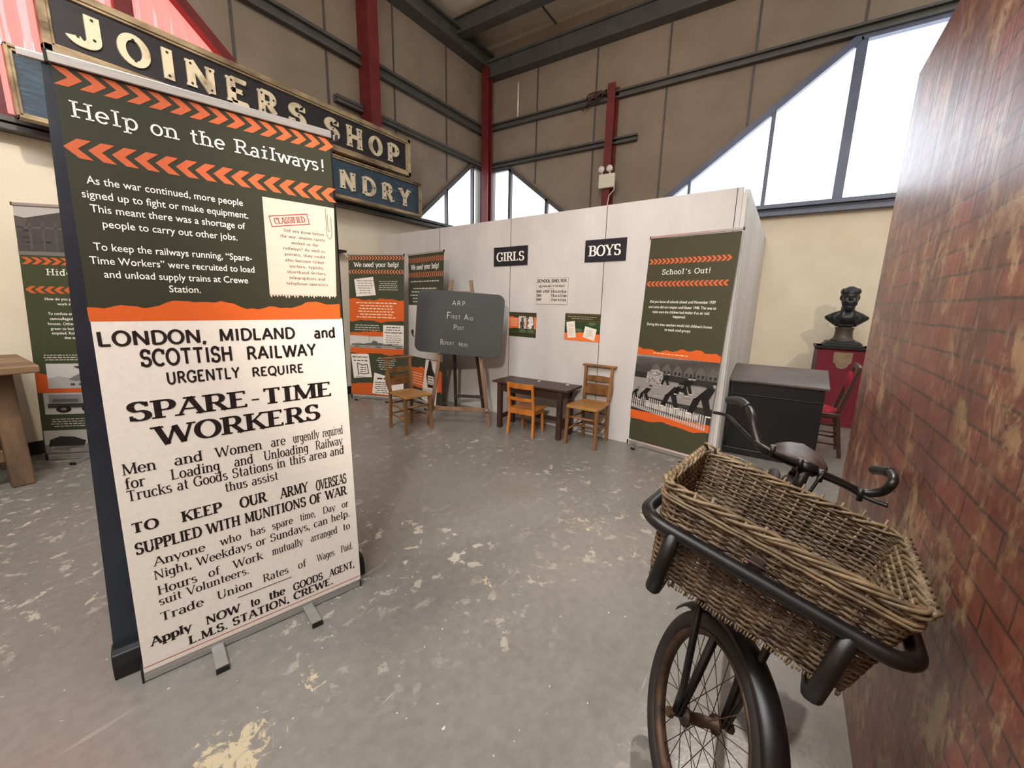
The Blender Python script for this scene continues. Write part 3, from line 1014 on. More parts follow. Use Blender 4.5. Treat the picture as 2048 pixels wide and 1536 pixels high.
class Flat:
    """coloured print lying on a board: polygons in (across, up) metres, each layer a hair nearer the viewer (-y)"""

    def __init__(self, warp=None, y0=0.0, eps=0.0006):
        self.p, self.warp, self.y0, self.eps = [], warp, y0, eps

    def poly(self, pts, col, layer=1):
        self.p.append(([tuple(q) for q in pts], lin(col), layer))

    def rect(self, s0, t0, s1, t1, col, layer=1, rot=0.0):
        pts = [(s0, t0), (s1, t0), (s1, t1), (s0, t1)]
        if rot:
            cx, cy = (s0 + s1) / 2, (t0 + t1) / 2
            c_, s_ = math.cos(rot), math.sin(rot)
            pts = [(cx + (a - cx) * c_ - (b - cy) * s_, cy + (a - cx) * s_ + (b - cy) * c_) for a, b in pts]
        self.poly(pts, col, layer)

    def text(self, txt, s0, s1, t, cap, col, st=None, bold=0.0, layer=3, rot=0.0, pivot=None):
        """set txt with its baseline at t from s0 to s1"""
        polys, w = stroke_text(txt, st) if st else built_in_text(txt, bold)
        xs = [q[0] for p in polys for q in p]
        a, b = min(xs), max(xs)
        kx = (s1 - s0) / (b - a)
        c_, s_ = math.cos(rot), math.sin(rot)
        px, py = pivot or (s0, t)
        for p in polys:
            pts = []
            for q in p:
                u, v = s0 + (q[0] - a) * kx, t + q[1] * cap
                if rot:
                    u, v = px + (u - px) * c_ - (v - py) * s_, py + (u - px) * s_ + (v - py) * c_
                pts.append((u, v))
            self.poly(pts, col, layer)

    def lines(self, s0, s1, t0, t1, n, col, layer=3, ragged=0.15, rot=0.0, rnd=None):
        """print too small to read: rows of word-length dashes"""
        rnd = rnd or random.Random(n * 31 + int(s0 * 977))
        h = (t1 - t0) / max(n, 1)
        for i in range(n):
            y = t1 - (i + 0.62) * h
            r = rnd.random() * ragged * (s1 - s0) / 2
            x, xe = s0 + r, s1 - r
            while x < xe:
                w = min((0.25 + rnd.random() * 0.6) * h * 2.2, xe - x)
                self.rect(x, y - h * .18, x + w, y + h * .18, col, layer)
                x += w + h * .35

    def ragged(self, s0, s1, t_lo, t_hi, amp, col, layer=1, seed=1, top=True, bottom=False, n=40):
        rnd = random.Random(seed)
        def edge(base):
            a1, a2, p1, p2 = rnd.random() * 6, rnd.random() * 6, 2 + rnd.random() * 2, 7 + rnd.random() * 4
            return [(s0 + (s1 - s0) * i / n, base + amp * (0.6 * math.sin(a1 + p1 * 2 * PI * i / n / 2) + 0.28 * math.sin(a2 + p2 * i / n * PI) + 0.3 * (rnd.random() - .5))) for i in range(n + 1)]
        up = edge(t_hi) if top else [(s0 + (s1 - s0) * i / n, t_hi) for i in range(n + 1)]
        lo = edge(t_lo) if bottom else [(s0 + (s1 - s0) * i / n, t_lo) for i in range(n + 1)]
        for i in range(n):
            self.poly([lo[i], lo[i + 1], up[i + 1], up[i]], col, layer)

    def chevrons(self, s0, s1, t0, t1, n, col, right=True, layer=2, arm=.58):
        pitch = (s1 - s0) / n
        arm, tip = pitch * arm, pitch * .60
        tm = (t0 + t1) / 2
        for i in range(n):
            x = s0 + i * pitch
            if right:
                a, b = x, x + tip
                self.poly([(a, t1), (a + arm, t1), (b + arm, tm), (b, tm)], col, layer)
                self.poly([(b, tm), (b + arm, tm), (a + arm, t0), (a, t0)], col, layer)
            else:
                a, b = x + tip, x
                self.poly([(a, t1), (b, tm), (b + arm, tm), (a + arm, t1)], col, layer)
                self.poly([(b, tm), (a, t0), (a + arm, t0), (b + arm, tm)], col, layer)

    def build(self, name, parent, clip=None, to=None, back=None):
        """one mesh, ink colours in a face-corner attribute; `back` = (w, h, thickness, colour) adds the sheet itself"""
        vs, fs, cs = [], [], []
        for pts, col, layer in self.p:
            if clip:
                pts = [(min(max(a, clip[0]), clip[1]), b) for a, b in pts]
                if max(a for a, b in pts) - min(a for a, b in pts) < 1e-6:
                    continue
            n = len(vs)
            ar = sum(pts[i][0] * pts[(i + 1) % len(pts)][1] - pts[(i + 1) % len(pts)][0] * pts[i][1] for i in range(len(pts)))
            if ar < 0:
                pts = pts[::-1]
            for a, b in pts:
                if self.warp:
                    a, b = self.warp(a, b)
                q = Vector((a, self.y0 - self.eps * layer, b))
                vs.append(to @ q if to else q)
            if len(pts) > 4:
                for t in tessellate_polygon([[Vector((a, b, 0)) for a, b in pts]]):
                    i, j, k = t
                    if (pts[j][0] - pts[i][0]) * (pts[k][1] - pts[i][1]) - (pts[j][1] - pts[i][1]) * (pts[k][0] - pts[i][0]) < 0:
                        t = t[::-1]
                    fs.append([n + q for q in t])
                    cs.append(col)
            else:
                fs.append(list(range(n, n + len(pts))))
                cs.append(col)
        if back:
            s0, s1, t0, t1, th, bc, fc = back
            n = len(vs)
            (s0, s0t), (s1, s1t) = (s0 if isinstance(s0, tuple) else (s0, s0)), (s1 if isinstance(s1, tuple) else (s1, s1))
            for y in (self.y0, self.y0 + th):
                for a, b in ((s0, t0), (s1, t0), (s1t, t1), (s0t, t1)):
                    if self.warp:
                        a, b = self.warp(a, b)
                    q = Vector((a, y, b))
                    vs.append(to @ q if to else q)
            for k, q in enumerate(((0, 1, 2, 3), (7, 6, 5, 4), (0, 4, 5, 1), (1, 5, 6, 2), (2, 6, 7, 3), (3, 7, 4, 0))):
                fs.append([n + i for i in q])
                cs.append(lin(fc if k == 0 else bc))
        me = bpy.data.meshes.new(name)
        me.from_pydata([tuple(v) for v in vs], [], fs)
        at = me.color_attributes.new('Ink', 'FLOAT_COLOR', 'CORNER')
        i = 0
        for f_, c_ in zip(me.polygons, cs):
            for _ in f_.loop_indices:
                at.data[i].color = c_
                i += 1
        me.materials.append(MAT['print'])
        o = bpy.data.objects.new(name, me)
        COL.objects.link(o)
        o.parent = parent
        return o


GREEN, ORANGE, CHEV, INK, PAPER, WHITE = (51, 51, 35), (212, 94, 36), (206, 100, 58), (34, 26, 24), (236, 226, 214), (244, 240, 230)

# ------------------------------------------------------------------ roller banners


def banner_frame(name, label, O, e, W, H, rail_x=None, base_h=0.085, base_d=0.10, base_ext=0.0, feet=(0.2, 0.62), foot_len=0.12, skew=0.0, cap=0.02, lean=0.0, cat='banner', group=None, rail_h=0.022):
    """root at the lower front left of the cassette; x runs along the print, -y faces the reader"""
    root = thing(name, label, cat, (O[0], O[1], 0), math.atan2(e[1], e[0]), group)
    b = MB()
    x0, x1 = -base_ext, W + base_ext
    prof = [(0, 0.004), (0, base_h * .55), (base_d * .12, base_h * .92), (base_d * .35, base_h), (base_d * .7, base_h), (base_d, base_h * .6), (base_d, 0.004)]
    vs = [(x, y, z) for x in (x0 + cap, x1 - cap) for y, z in prof]
    k = len(prof)
    fs = [[i, (i + 1) % k, (i + 1) % k + k, i + k] for i in range(k)] + [list(range(k))[::-1], list(range(k, 2 * k))]
    b.add(vs, fs)
    b.build('base', 'alu', root, bevel=0.002)
    for a, c_ in ((x0, x0 + cap), (x1 - cap, x1)):
        m = MB()
        pr = [(y - 0.004 if y < base_d / 2 else y + 0.004, z + (0.004 if z > 0.01 else -0.004)) for y, z in prof]
        vs = [(x, y, z) for x in (a, c_) for y, z in pr]
        m.add(vs, fs)
        m.build('end_cap', 'black_plastic', root, bevel=0.004)
    for s in feet:
        m = MB()
        m.box((s, -foot_len / 2 + 0.03, 0.011), (0.042, foot_len + 0.06, 0.020))
        ft = m.build('foot', 'alu', root, bevel=0.002)
        m = MB()
        m.box((s, -foot_len, 0.011), (0.044, 0.008, 0.021))
        m.build('foot_tip', 'black_plastic', ft)
    yl = math.tan(lean) * H
    rx0, rx1 = rail_x or (skew, skew + W)
    m = MB()
    m.beam((rx0, yl - 0.002, H + rail_h / 2), (rx1, yl - 0.002, H + rail_h / 2), 0.016, rail_h)
    m.build('top_rail', 'alu', root, bevel=0.003)
    for x in (rx0, rx1):
        m = MB()
        m.box((x, yl - 0.002, H + rail_h / 2), (0.008, 0.02, rail_h + 0.004))
        m.build('rail_cap', 'black_plastic', root)
    m = MB()
    m.tube([(W / 2, base_d * .8, base_h * .5), (W / 2 + skew, yl + 0.02, H + rail_h * .3)], 0.008, 8)
    m.build('support_pole', 'alu', root)
    return root


def lean_mat(lean):
    return Matrix.Rotation(-lean, 4, 'X')


# ---- the big banner in the foreground
LEAN = math.radians(2.0)


def wh(s, t):
    """its film hangs a little narrower at the top"""
    return (s + t / 2.1 * (-0.004 + s / .816 * .030), t * (1 + .0058 * t))


O_H, E_H = (0.311, 1.86), (0.969, -0.246)
bn = banner_frame('roller_banner', 'tall green and white railway recruiting banner in the foreground, headed help on the railways', O_H, E_H, 0.842, 2.122, rail_x=(0.036, 0.852),
                  base_h=0.05, base_d=0.075, feet=(0.236, 0.588), foot_len=0.135, lean=LEAN, cap=0.006, rail_h=0.03)
G = Flat(wh)
s0, s1 = 0.0, 0.841


def edge(t):
    k = (t - .06) / 2.03
    return 0.010 + 0.037 * k, 0.840 - 0.022 * k


def band(t0, t1, col, layer=1):
    n = 8
    for i in range(n):
        a, b = t0 + (t1 - t0) * i / n, t0 + (t1 - t0) * (i + 1) / n
        G.poly([(edge(a)[0], a), (edge(a)[1], a), (edge(b)[1], b), (edge(b)[0], b)], col, layer)


band(0.046, 1.36, (232, 222, 210))
band(1.353, 2.115, GREEN)
G.ragged(0.031, 0.818, 1.351, 1.408, 0.022, ORANGE, 2, seed=5)
G.chevrons(0.045, 0.822, 2.044, 2.094, 15, CHEV, True)
G.chevrons(0.042, 0.822, 1.846, 1.902, 15, CHEV, False)
G.rect(0.012, 0.060, 0.838, 0.063, (176, 50, 40), 2)
# the pasted note
G.poly([(0.553, 1.822), (0.819, 1.822), (0.807, 1.452), (0.548, 1.448)], (214, 192, 174), 2)
rnd = random.Random(3)
for i in range(24):
    a = 0.548 + i * 0.0107
    G.poly([(a, 1.452), (a + 0.0107, 1.452), (a + 0.006, 1.436 + rnd.random() * .012)], (214, 192, 174), 2)
g_ob = G.build('graphic', bn, to=lean_mat(LEAN), back=((0.0098, 0.0475), (0.8402, 0.8177), 0.04, 2.116, 0.002, (90, 96, 104), (232, 222, 210)))
T = Flat(wh, eps=0.0006)
T.text('Help on the Railways!', 0.070, 0.786, 1.962, 0.046, WHITE, TYPE)
for txt, a, b, t in (('As the war continued, more people', 0.079, 0.487, 1.776), ('signed up to fight or make equipment.', 0.064, 0.500, 1.733),
                     ('This meant there was a shortage of', 0.077, 0.487, 1.692), ('people to carry out other jobs.', 0.099, 0.458, 1.648),
                     ('To keep the railways running, “Spare-', 0.070, 0.498, 1.576), ('Time Workers” were recruited to load', 0.056, 0.503, 1.533),
                     ('and unload supply trains at Crewe', 0.083, 0.478, 1.491), ('Station.', 0.240, 0.328, 1.450)):
    T.text(txt, a, b, t, 0.0245, WHITE, None, 0.006)
for i, (txt, a, b) in enumerate((('Did you know before', .618, .771), ('the war, women rarely', .604, .774), ('worked on the', .640, .744), ('railways? As well as', .610, .771), ('porters, they could', .614, .768),
                                 ('also become ticket-', .614, .770), ('sorters, typists,', .628, .760), ('shorthand writers,', .618, .770), ('telegraphists and', .624, .764), ('telephone operators.', .612, .777))):
    T.text(txt, a, b, 1.702 - i * 0.0232, 0.0105, (70, 52, 46), Style(.12, .10, .10, .09, track=.06))
# red stamp
STAMP = (176, 44, 52)
cx, cy, rot = 0.643, 1.748, 0.20
for (a, b, c_, d) in ((-.072, -.021, .072, -.018), (-.072, .018, .072, .021), (-.072, -.021, -.069, .021), (.069, -.021, .072, .021)):
    pts = [(a, b), (c_, b), (c_, d), (a, d)]
    T.poly([(cx + p * math.cos(rot) - q * math.sin(rot), cy + p * math.sin(rot) + q * math.cos(rot)) for p, q in pts], STAMP, 3)
T.text('CLASSIFIED', cx - .058, cx + .058, cy - .011, 0.022, STAMP, HEAVY, rot=rot, pivot=(cx, cy))
# printed paper clip
for pts in ([(.783, 1.815), (.783, 1.71), (.786, 1.698), (.793, 1.692), (.800, 1.698), (.803, 1.71), (.803, 1.785)], [(.789, 1.79), (.789, 1.725), (.797, 1.725)]):
    for q in stroke_quads(pts, Style(.0026, .0026), 1):
        T.poly([(p.x, p.y) for p in q], (120, 112, 108), 3)
BK = INK
for txt, a, b, t, cap, st in (('LONDON,', 0.042, 0.326, 1.270, .047, SANS), ('MIDLAND', 0.368, 0.628, 1.272, .045, SANS), ('and', 0.702, 0.790, 1.270, .045, SANS),
                              ('SCOTTISH', 0.137, 0.400, 1.195, .056, SANS), ('RAILWAY', 0.450, 0.706, 1.195, .050, SANS),
                              ('URGENTLY', 0.199, 0.419, 1.126, .042, SANS), ('REQUIRE', 0.461, 0.648, 1.125, .036, SANS),
                              ('SPARE-TIME', 0.082, 0.756, 1.006, .066, HEAVY), ('WORKERS', 0.133, 0.704, 0.906, .070, HEAVY),
                              ('TO', 0.045, 0.118, 0.600, .038, BOLDSERIF), ('KEEP', 0.182, 0.310, 0.594, .042, BOLDSERIF), ('OUR', 0.368, 0.468, 0.588, .044, BOLDSERIF), ('ARMY', 0.515, 0.630, 0.582, .046, BOLDSERIF), ('OVERSEAS', 0.662, 0.800, 0.574, .048, BOLDSERIF),
                              ('SUPPLIED WITH MUNITIONS OF WAR', 0.043, 0.800, 0.516, .044, BOLDSERIF)):
    T.text(txt, a, b, t, cap, BK, st)
for words, t, cap in (((('Men', .045, .135), ('and', .185, .270), ('Women', .306, .468), ('are', .500, .556), ('urgently', .584, .694), ('required', .707, .797)), 0.820, .040),
                      ((('for', .047, .100), ('Loading', .170, .318), ('and', .366, .432), ('Unloading', .470, .642), ('Railway', .674, .795)), 0.768, .040),
                      ((('Trucks at Goods Stations in this area and', .047, .797),), 0.722, .040),
                      ((('thus assist', .327, .515),), 0.672, .038),
                      ((('Anyone', .083, .240), ('who', .286, .360), ('has', .392, .448), ('spare', .474, .556), ('time,', .586, .650), ('Day', .684, .742), ('or', .770, .803)), 0.452, .034),
                      ((('Night, Weekdays or Sundays, can help.', .081, .803),), 0.398, .036),
                      ((('Hours', .083, .202), ('of', .238, .278), ('Work', .318, .432), ('mutually', .464, .590), ('arranged', .622, .742), ('to', .770, .803)), 0.334, .036),
                      ((('suit Volunteers.', .082, .372),), 0.290, .034),
                      ((('Trade', .080, .212), ('Union', .256, .380), ('Rates', .420, .520), ('of', .560, .596), ('Wages', .640, .722), ('Paid.', .752, .809)), 0.224, .036)):
    for txt, a, b in words:
        T.text(txt, a, b, t, cap, BK, SERIF)
T.rect(0.323, 0.1975, 0.530, 0.2005, BK, 3)
for txt, a, b, t in (('Apply', .038, .166, .138), ('NOW', .210, .330, .134), ('to', .366, .400, .132), ('the', .436, .500, .130), ('GOODS', .532, .662, .126), ('AGENT,', .690, .812, .122), ('L.M.S. STATION, CREWE.', .148, .705, .080)):
    T.text(txt, a, b, t, .036, BK, BOLDSERIF)
T.build('lettering', g_ob, to=lean_mat(LEAN))

# ---- the wider stand set back to back with it
nH = Vector((0.246, 0.969, 0))
O_R = Vector((0.311, 1.86, 0)) + Vector((0.969, -0.246, 0)) * -0.078 + nH * 0.085
bn2 = banner_frame('roller_banner', 'dark back of the wider banner stand set behind the railway recruiting banner', O_R, E_H, 0.975, 2.14,
                   base_h=0.10, base_d=0.11, feet=(), cap=0.085, skew=0.0, lean=0.0)
m = MB()
vs = [(0.006, 0.055, 0.09), (0.966, 0.055, 0.09), (0.955, 0.055, 2.14), (0.098, 0.055, 2.14)]
vs += [(x, y + 0.002, z) for x, y, z in vs]
m.add(vs, [(0, 1, 2, 3), (7, 6, 5, 4), (0, 4, 5, 1), (1, 5, 6, 2), (2, 6, 7, 3), (3, 7, 4, 0)])
m.build('graphic', 'film_grey', bn2)
for ch in bn2.children:
    if ch.name.startswith(('top_rail', 'rail_cap', 'support_pole')):
        ch.location.y = 0.055
        if ch.name.startswith(('top_rail',)):
            ch.location.x = 0.05
            ch.scale.x = 0.94


# ---- monochrome photographs printed on the banners
def mono(F, s0, s1, t0, t1, kind, layer=3):
    rnd = random.Random(hash(kind) % 1000 if False else sum(map(ord, kind)))
    W, Hh = s1 - s0, t1 - t0
    def R(a, b, c, d, g, l=0, rot=0):
        F.rect(s0 + a * W, t0 + b * Hh, s0 + c * W, t0 + d * Hh, (g, g * .97, g * .93), layer + l, rot)
    def Pl(pts, g, l=0):
        F.poly([(s0 + a * W, t0 + b * Hh) for a, b in pts], (g, g * .97, g * .93), layer + l)
    if kind == 'yard':
        R(0, 0, 1, 1, 96)
        R(0, .72, 1, 1, 226)
        Pl([(0, .62), (1, .62), (1, .74), (.8, .80), (.5, .76), (.3, .84), (.1, .78), (0, .84)], 64, 1)
        for k in range(6):
            x = .22 + k * .135
            Pl([(x, .70), (x + .11, .70), (x + .11, .80), (x + .055, .90), (x, .80)], 92, 2)
            R(x + .02, .72, x + .045, .77, 40, 3)
            R(x + .07, .72, x + .095, .77, 40, 3)
        R(0, .60, 1, .70, 44, 3)
        Pl([(0, .30), (1, .22), (1, .58), (0, .62)], 140, 2)
        for k in range(40):
            x, y = rnd.random(), .26 + rnd.random() * .34
            R(x * .9, y, x * .9 + .1, y + .012, 105 + rnd.random() * 70, 3)
        Pl([(.16, .52), (.17, .70), (.22, .76), (.30, .78), (.36, .74), (.38, .66), (.38, .50)], 150, 4)
        for k in range(70):
            x, y = .17 + rnd.random() * .19, .52 + rnd.random() * .2
            R(x, y, x + .02, y + .018, 90 + rnd.random() * 120, 5)
        R(0, 0, 1, .26, 50, 3)
        for k in range(34):
            x = .01 + k * .028
            y = .26 - k * .0048
            R(x, y - .13, x + .017, y + .04, 150 + rnd.random() * 40, 4)
            R(x, y - .21, x + .018, y - .14, 186, 4)
        for k in range(30):
            x = .2 + k * .022
            R(x, .10 - k * .002, x + .014, .19 - k * .002, 196, 5)
        def kid(x, y, h, lean=.1, g=22):
            Pl([(x, y + .45 * h), (x + .30 * h, y + .5 * h), (x + (.34 + lean) * h, y + .82 * h), (x + (.12 + lean) * h, y + .84 * h)], g, 7)
            c_ = (x + (.30 + lean) * h, y + .93 * h)
            Pl([(c_[0] + .085 * h * math.cos(a), c_[1] + .10 * h * math.sin(a)) for a in [i * PI / 5 for i in range(10)]], 150, 7)
            Pl([(c_[0] + .09 * h * math.cos(a), c_[1] + .02 * h + .09 * h * math.sin(a)) for a in [i * PI / 5 for i in range(6)]], 26, 8)
            Pl([(x, y + .5 * h), (x + .14 * h, y + .47 * h), (x + .02 * h, y + .02 * h), (x - .10 * h, y + .05 * h)], g, 7)
            Pl([(x + .14 * h, y + .5 * h), (x + .30 * h, y + .5 * h), (x + .40 * h, y + .06 * h), (x + .28 * h, y + .02 * h)], g + 8, 7)
            R(x - .12 * h, y, x - .01 * h, y + .05 * h, 220, 8)
            R(x + .28 * h, y, x + .42 * h, y + .04 * h, 220, 8)
        kid(.44, .16, .44)
        kid(.78, .12, .56, .12)
        kid(.58, .40, .32)
        kid(.64, .44, .28, .1)
        kid(.38, .52, .22, .02)
        kid(.12, .20, .28, .12)
        kid(.0, .22, .20, .1)
    elif kind == 'warship':
        R(0, 0, 1, 1, 208)
        R(0, .0, 1, .20, 150, 1)
        Pl([(.02, .22), (.97, .22), (.99, .30), (.80, .30), (.78, .36), (.62, .36), (.60, .44), (.52, .46), (.50, .60), (.42, .60), (.41, .44), (.30, .40), (.28, .34), (.04, .33)], 96, 2)
        for x, y in ((.36, .92), (.44, .80), (.62, .62)):
            R(x, .4, x + .006, y, 110, 2)
        R(.1, .36, .22, .39, 90, 2)
        R(.70, .36, .90, .39, 90, 2)
        for k in range(30):
            x = rnd.random()
            R(x * .9, .02 + rnd.random() * .16, x * .9 + .1, .03 + rnd.random() * .16, 130 + rnd.random() * 50, 2)
    elif kind == 'hall':
        R(0, 0, 1, 1, 72)
        Pl([(0, .72), (.35, .90), (.48, 1), (0, 1)], 176, 1)
        Pl([(0, .45), (.08, .6), (.1, .75), (0, .8)], 84, 2)
        for k in range(9):
            x = .1 + k * .1
            R(x, .12, x + .02, .66 + .02 * k, 58 + rnd.random() * 30, 2)
        R(0, .55, 1, .585, 92, 2)
        for k in range(60):
            x, y = rnd.random() * .9, rnd.random() * .6
            R(x, y, x + .08, y + .03, 60 + rnd.random() * 24, 1)
        R(0, 0, 1, .08, 110, 2)
    elif kind == 'hand':
        R(0, 0, 1, 1, 196)
        Pl([(0, 0), (1, 0), (1, .35), (.7, .5), (.4, .36), (.15, .5), (0, .4)], 168, 1)
        Pl([(.28, .36), (.36, .30), (.56, .30), (.70, .42), (.78, .58), (.74, .74), (.60, .78), (.46, .62), (.36, .50)], 118, 2)
        Pl([(.36, .88), (.42, .80), (.58, .82), (.70, .92), (.84, .90), (.90, .78), (.88, .90), (.76, 1), (.62, .98)], 60, 3)
        for k in range(5):
            Pl([(.50 + k * .05, .40), (.54 + k * .05, .40), (.60 + k * .04, .66), (.57 + k * .04, .68)], 150, 3)
        for k in range(5):
            R(.3 + k * .11, .12, .36 + k * .11, .2, 70, 3)
    elif kind == 'lorry':
        R(0, 0, 1, 1, 172)
        R(0, 0, 1, .22, 190, 1)
        R(.04, .30, .62, .50, 58, 2)
        R(.06, .50, .44, .92, 132, 2)
        R(.10, .56, .40, .72, 88, 3)
        Pl([(.62, .28), (.98, .28), (.98, .50), (.84, .56), (.80, .84), (.64, .84)], 84, 2)
        Pl([(.68, .60), (.77, .60), (.76, .76), (.68, .76)], 190, 3)
        for x in (.22, .52, .86):
            Pl([(x + .09 * math.cos(a), .24 + .17 * math.sin(a)) for a in [i * PI / 8 for i in range(16)]], 34, 4)
            Pl([(x + .035 * math.cos(a), .24 + .07 * math.sin(a)) for a in [i * PI / 6 for i in range(12)]], 120, 5)
    elif kind == 'houses':
        R(0, 0, 1, 1, 178)
        R(0, 0, 1, .38, 130, 1)
        Pl([(.03, .30), (.05, .60), (.14, .74), (.26, .70), (.36, .52), (.34, .30)], 46, 2)
        R(.38, .30, .60, .74, 214, 2)
        Pl([(.36, .74), (.62, .74), (.54, .88), (.44, .88)], 110, 2)
        R(.66, .30, .98, .70, 204, 2)
        Pl([(.64, .70), (1, .70), (.92, .86), (.72, .86)], 104, 2)
        for x, y in ((.42, .58), (.52, .58), (.42, .38), (.52, .38), (.70, .52), (.80, .52), (.90, .52), (.72, .34)):
            R(x, y, x + .05, y + .1, 60, 3)
        R(.80, .30, .98, .46, 50, 3)
        for k in range(30):
            x = rnd.random() * .8
            R(x, .04 + rnd.random() * .26, x + .16, .06 + rnd.random() * .26, 100 + rnd.random() * 70, 2)
    elif kind == 'pair':
        R(0, 0, .47, 1, 204)
        R(.53, 0, 1, 1, 96)
        Pl([(.12, .0), (.34, .0), (.36, .5), (.30, .66), (.32, .86), (.22, .92), (.16, .82), (.18, .62), (.1, .5)], 60, 1)
        Pl([(.58, 0), (.80, 0), (.96, .4), (.9, .95), (.72, 1), (.60, .7)], 226, 1)
        for k in range(16):
            x, y = .55 + rnd.random() * .4, rnd.random() * .9
            R(x, y, x + .05, y + .08, 40 + rnd.random() * 120, 2)
        for k in range(12):
            x, y = .04 + rnd.random() * .36, rnd.random() * .9
            R(x, y, x + .05, y + .07, 90 + rnd.random() * 120, 2)


# ---- school banner by the partition corner
S_O = Vector((4.155, 1.262, 0))
S_E = (-0.206, -0.979)
SK = 0.045


def wsk(k, H=2.07):
    return lambda s, t: (s + k * t / H, t)


bn = banner_frame('roller_banner', 'green banner headed schools out with a photograph of running children', S_O, S_E, 0.815, 2.075, base_h=0.075, feet=(0.15, 0.65), foot_len=0.14, skew=0.085, group='tall green roller banners')
WS = wsk(0.088)
F = Flat(WS)
F.rect(0, .06, .80, 2.07, (66, 66, 45), 1)
F.chevrons(0.01, .75, 1.838, 1.888, 18, CHEV, True)
F.chevrons(0.01, .755, 1.632, 1.682, 18, CHEV, False)
F.ragged(0, .80, .965, 1.035, .03, ORANGE, 2, seed=9)
F.ragged(0, .80, .30, .385, .02, ORANGE, 2, seed=12, top=False, bottom=True)
F.lines(0.16, .52, .985, 1.01, 1, (246, 190, 150), 3)
g_ob = F.build('graphic', bn, back=(0, .80, .06, 2.07, .001, (120, 124, 120), (66, 66, 45)), clip=(0, .80))
F = Flat(WS)
mono(F, 0, .80, .385, .965, 'yard', 1)
F.build('photograph', g_ob, clip=(0, .80))
F = Flat(WS)
F.text("School's Out!", 0.155, .592, 1.742, .046, WHITE, TYPE)
for txt, a, b, t in (('Did you know all schools closed until November 1939', .070, .680, 1.478), ('and some did not reopen until Easter 1940. This was to', .062, .692, 1.428), ('make sure the children had shelter if an air raid', .108, .640, 1.382),
                     ('happened.', .318, .436, 1.342), ('During this time, teachers would visit children’s homes', .066, .684, 1.262), ('to teach small groups.', .254, .504, 1.216)):
    F.text(txt, a, b, t, .026, WHITE, None, .006)
F.build('lettering', g_ob)

# ---- two appeal banners in the far corner
BLUR = (196, 190, 172)
W1_O, W1_E = Vector((3.633, 5.299, 0)), (0.367, -0.93)
bn = banner_frame('roller_banner', 'green and orange appeal banner against the cream wall, left of its twin headline', W1_O, W1_E, .85, 2.05, base_h=.075, feet=(.17, .66), foot_len=.14, skew=.078, group='tall green roller banners')
WS = wsk(.08)
LC = (222, 128, 90)
F = Flat(WS)
F.rect(0, .06, .85, 2.05, (64, 68, 50), 1)
F.chevrons(.0, .85, 1.990, 2.045, 19, LC, True, arm=.42)
F.chevrons(.0, .85, 1.805, 1.860, 19, LC, False, arm=.42)
F.ragged(0, .85, 1.15, 1.455, .02, ORANGE, 2, seed=21, bottom=True)
F.ragged(0, .85, .93, .995, .02, ORANGE, 2, seed=24)
F.ragged(0, .85, .68, .77, .02, ORANGE, 2, seed=25, top=False, bottom=True)
F.ragged(0, .85, .065, .235, .02, (200, 92, 38), 2, seed=27)
F.poly([(.085, 1.73), (.38, 1.765), (.42, 1.515), (.115, 1.49)], PAPER, 3)
F.rect(.53, .84, .85, 1.10, PAPER, 6)
F.poly([(.01, .665), (.295, .675), (.345, .335), (.05, .305)], PAPER, 5)
F.poly([(.385, .405), (.85, .30), (.85, .07), (.345, .09)], PAPER, 4)
g_ob = F.build('graphic', bn, back=(0, .85, .06, 2.05, .001, (120, 124, 120), (64, 68, 50)), clip=(0, .85))
F = Flat(WS)
mono(F, 0, .85, .76, .94, 'warship', 2)
F.build('photograph', g_ob)
F = Flat(WS)
F.text('We need your help!', .075, .765, 1.898, .062, WHITE, Style(.15, .13, .12, .1))
F.lines(.12, .39, 1.53, 1.73, 6, (150, 148, 140), 5, .4)
F.lines(.44, .78, 1.58, 1.72, 5, BLUR, 3, .3)
F.lines(.09, .76, 1.19, 1.43, 6, (250, 214, 180), 4, .3)
F.lines(.06, .50, 1.01, 1.11, 3, BLUR, 4, .2)
F.text('CREWE’S WARSHIP WEEK', .55, .83, .985, .022, INK, None, .03, 8)
F.lines(.56, .82, 1.02, 1.09, 2, (60, 56, 52), 8, .3)
F.lines(.55, .83, .85, .97, 4, (120, 116, 110), 8, .2)
F.text('MERCHANT NAVY', .035, .285, .612, .026, INK, None, .03, 7)
F.lines(.04, .29, .555, .60, 1, (60, 56, 52), 7, .1)
for pts in ([(.11, .54), (.13, .35)], [(.12, .53), (.19, .505), (.27, .52), (.295, .39), (.22, .375), (.14, .385)]):
    for q in stroke_quads(pts, Style(.012, .012), 1):
        F.poly([(p.x, p.y) for p in q], INK, 7)
F.lines(.16, .26, .40, .49, 3, (40, 38, 36), 7, .1)
F.lines(.07, .32, .318, .345, 1, (110, 106, 100), 7, .2)
F.lines(.41, .80, .30, .355, 1, (40, 38, 36), 7, .1)
F.lines(.39, .62, .10, .28, 6, (70, 66, 62), 7, .3)
F.lines(.42, .74, .45, .64, 6, BLUR, 4, .4)
F.build('lettering', g_ob, clip=(0, .85))

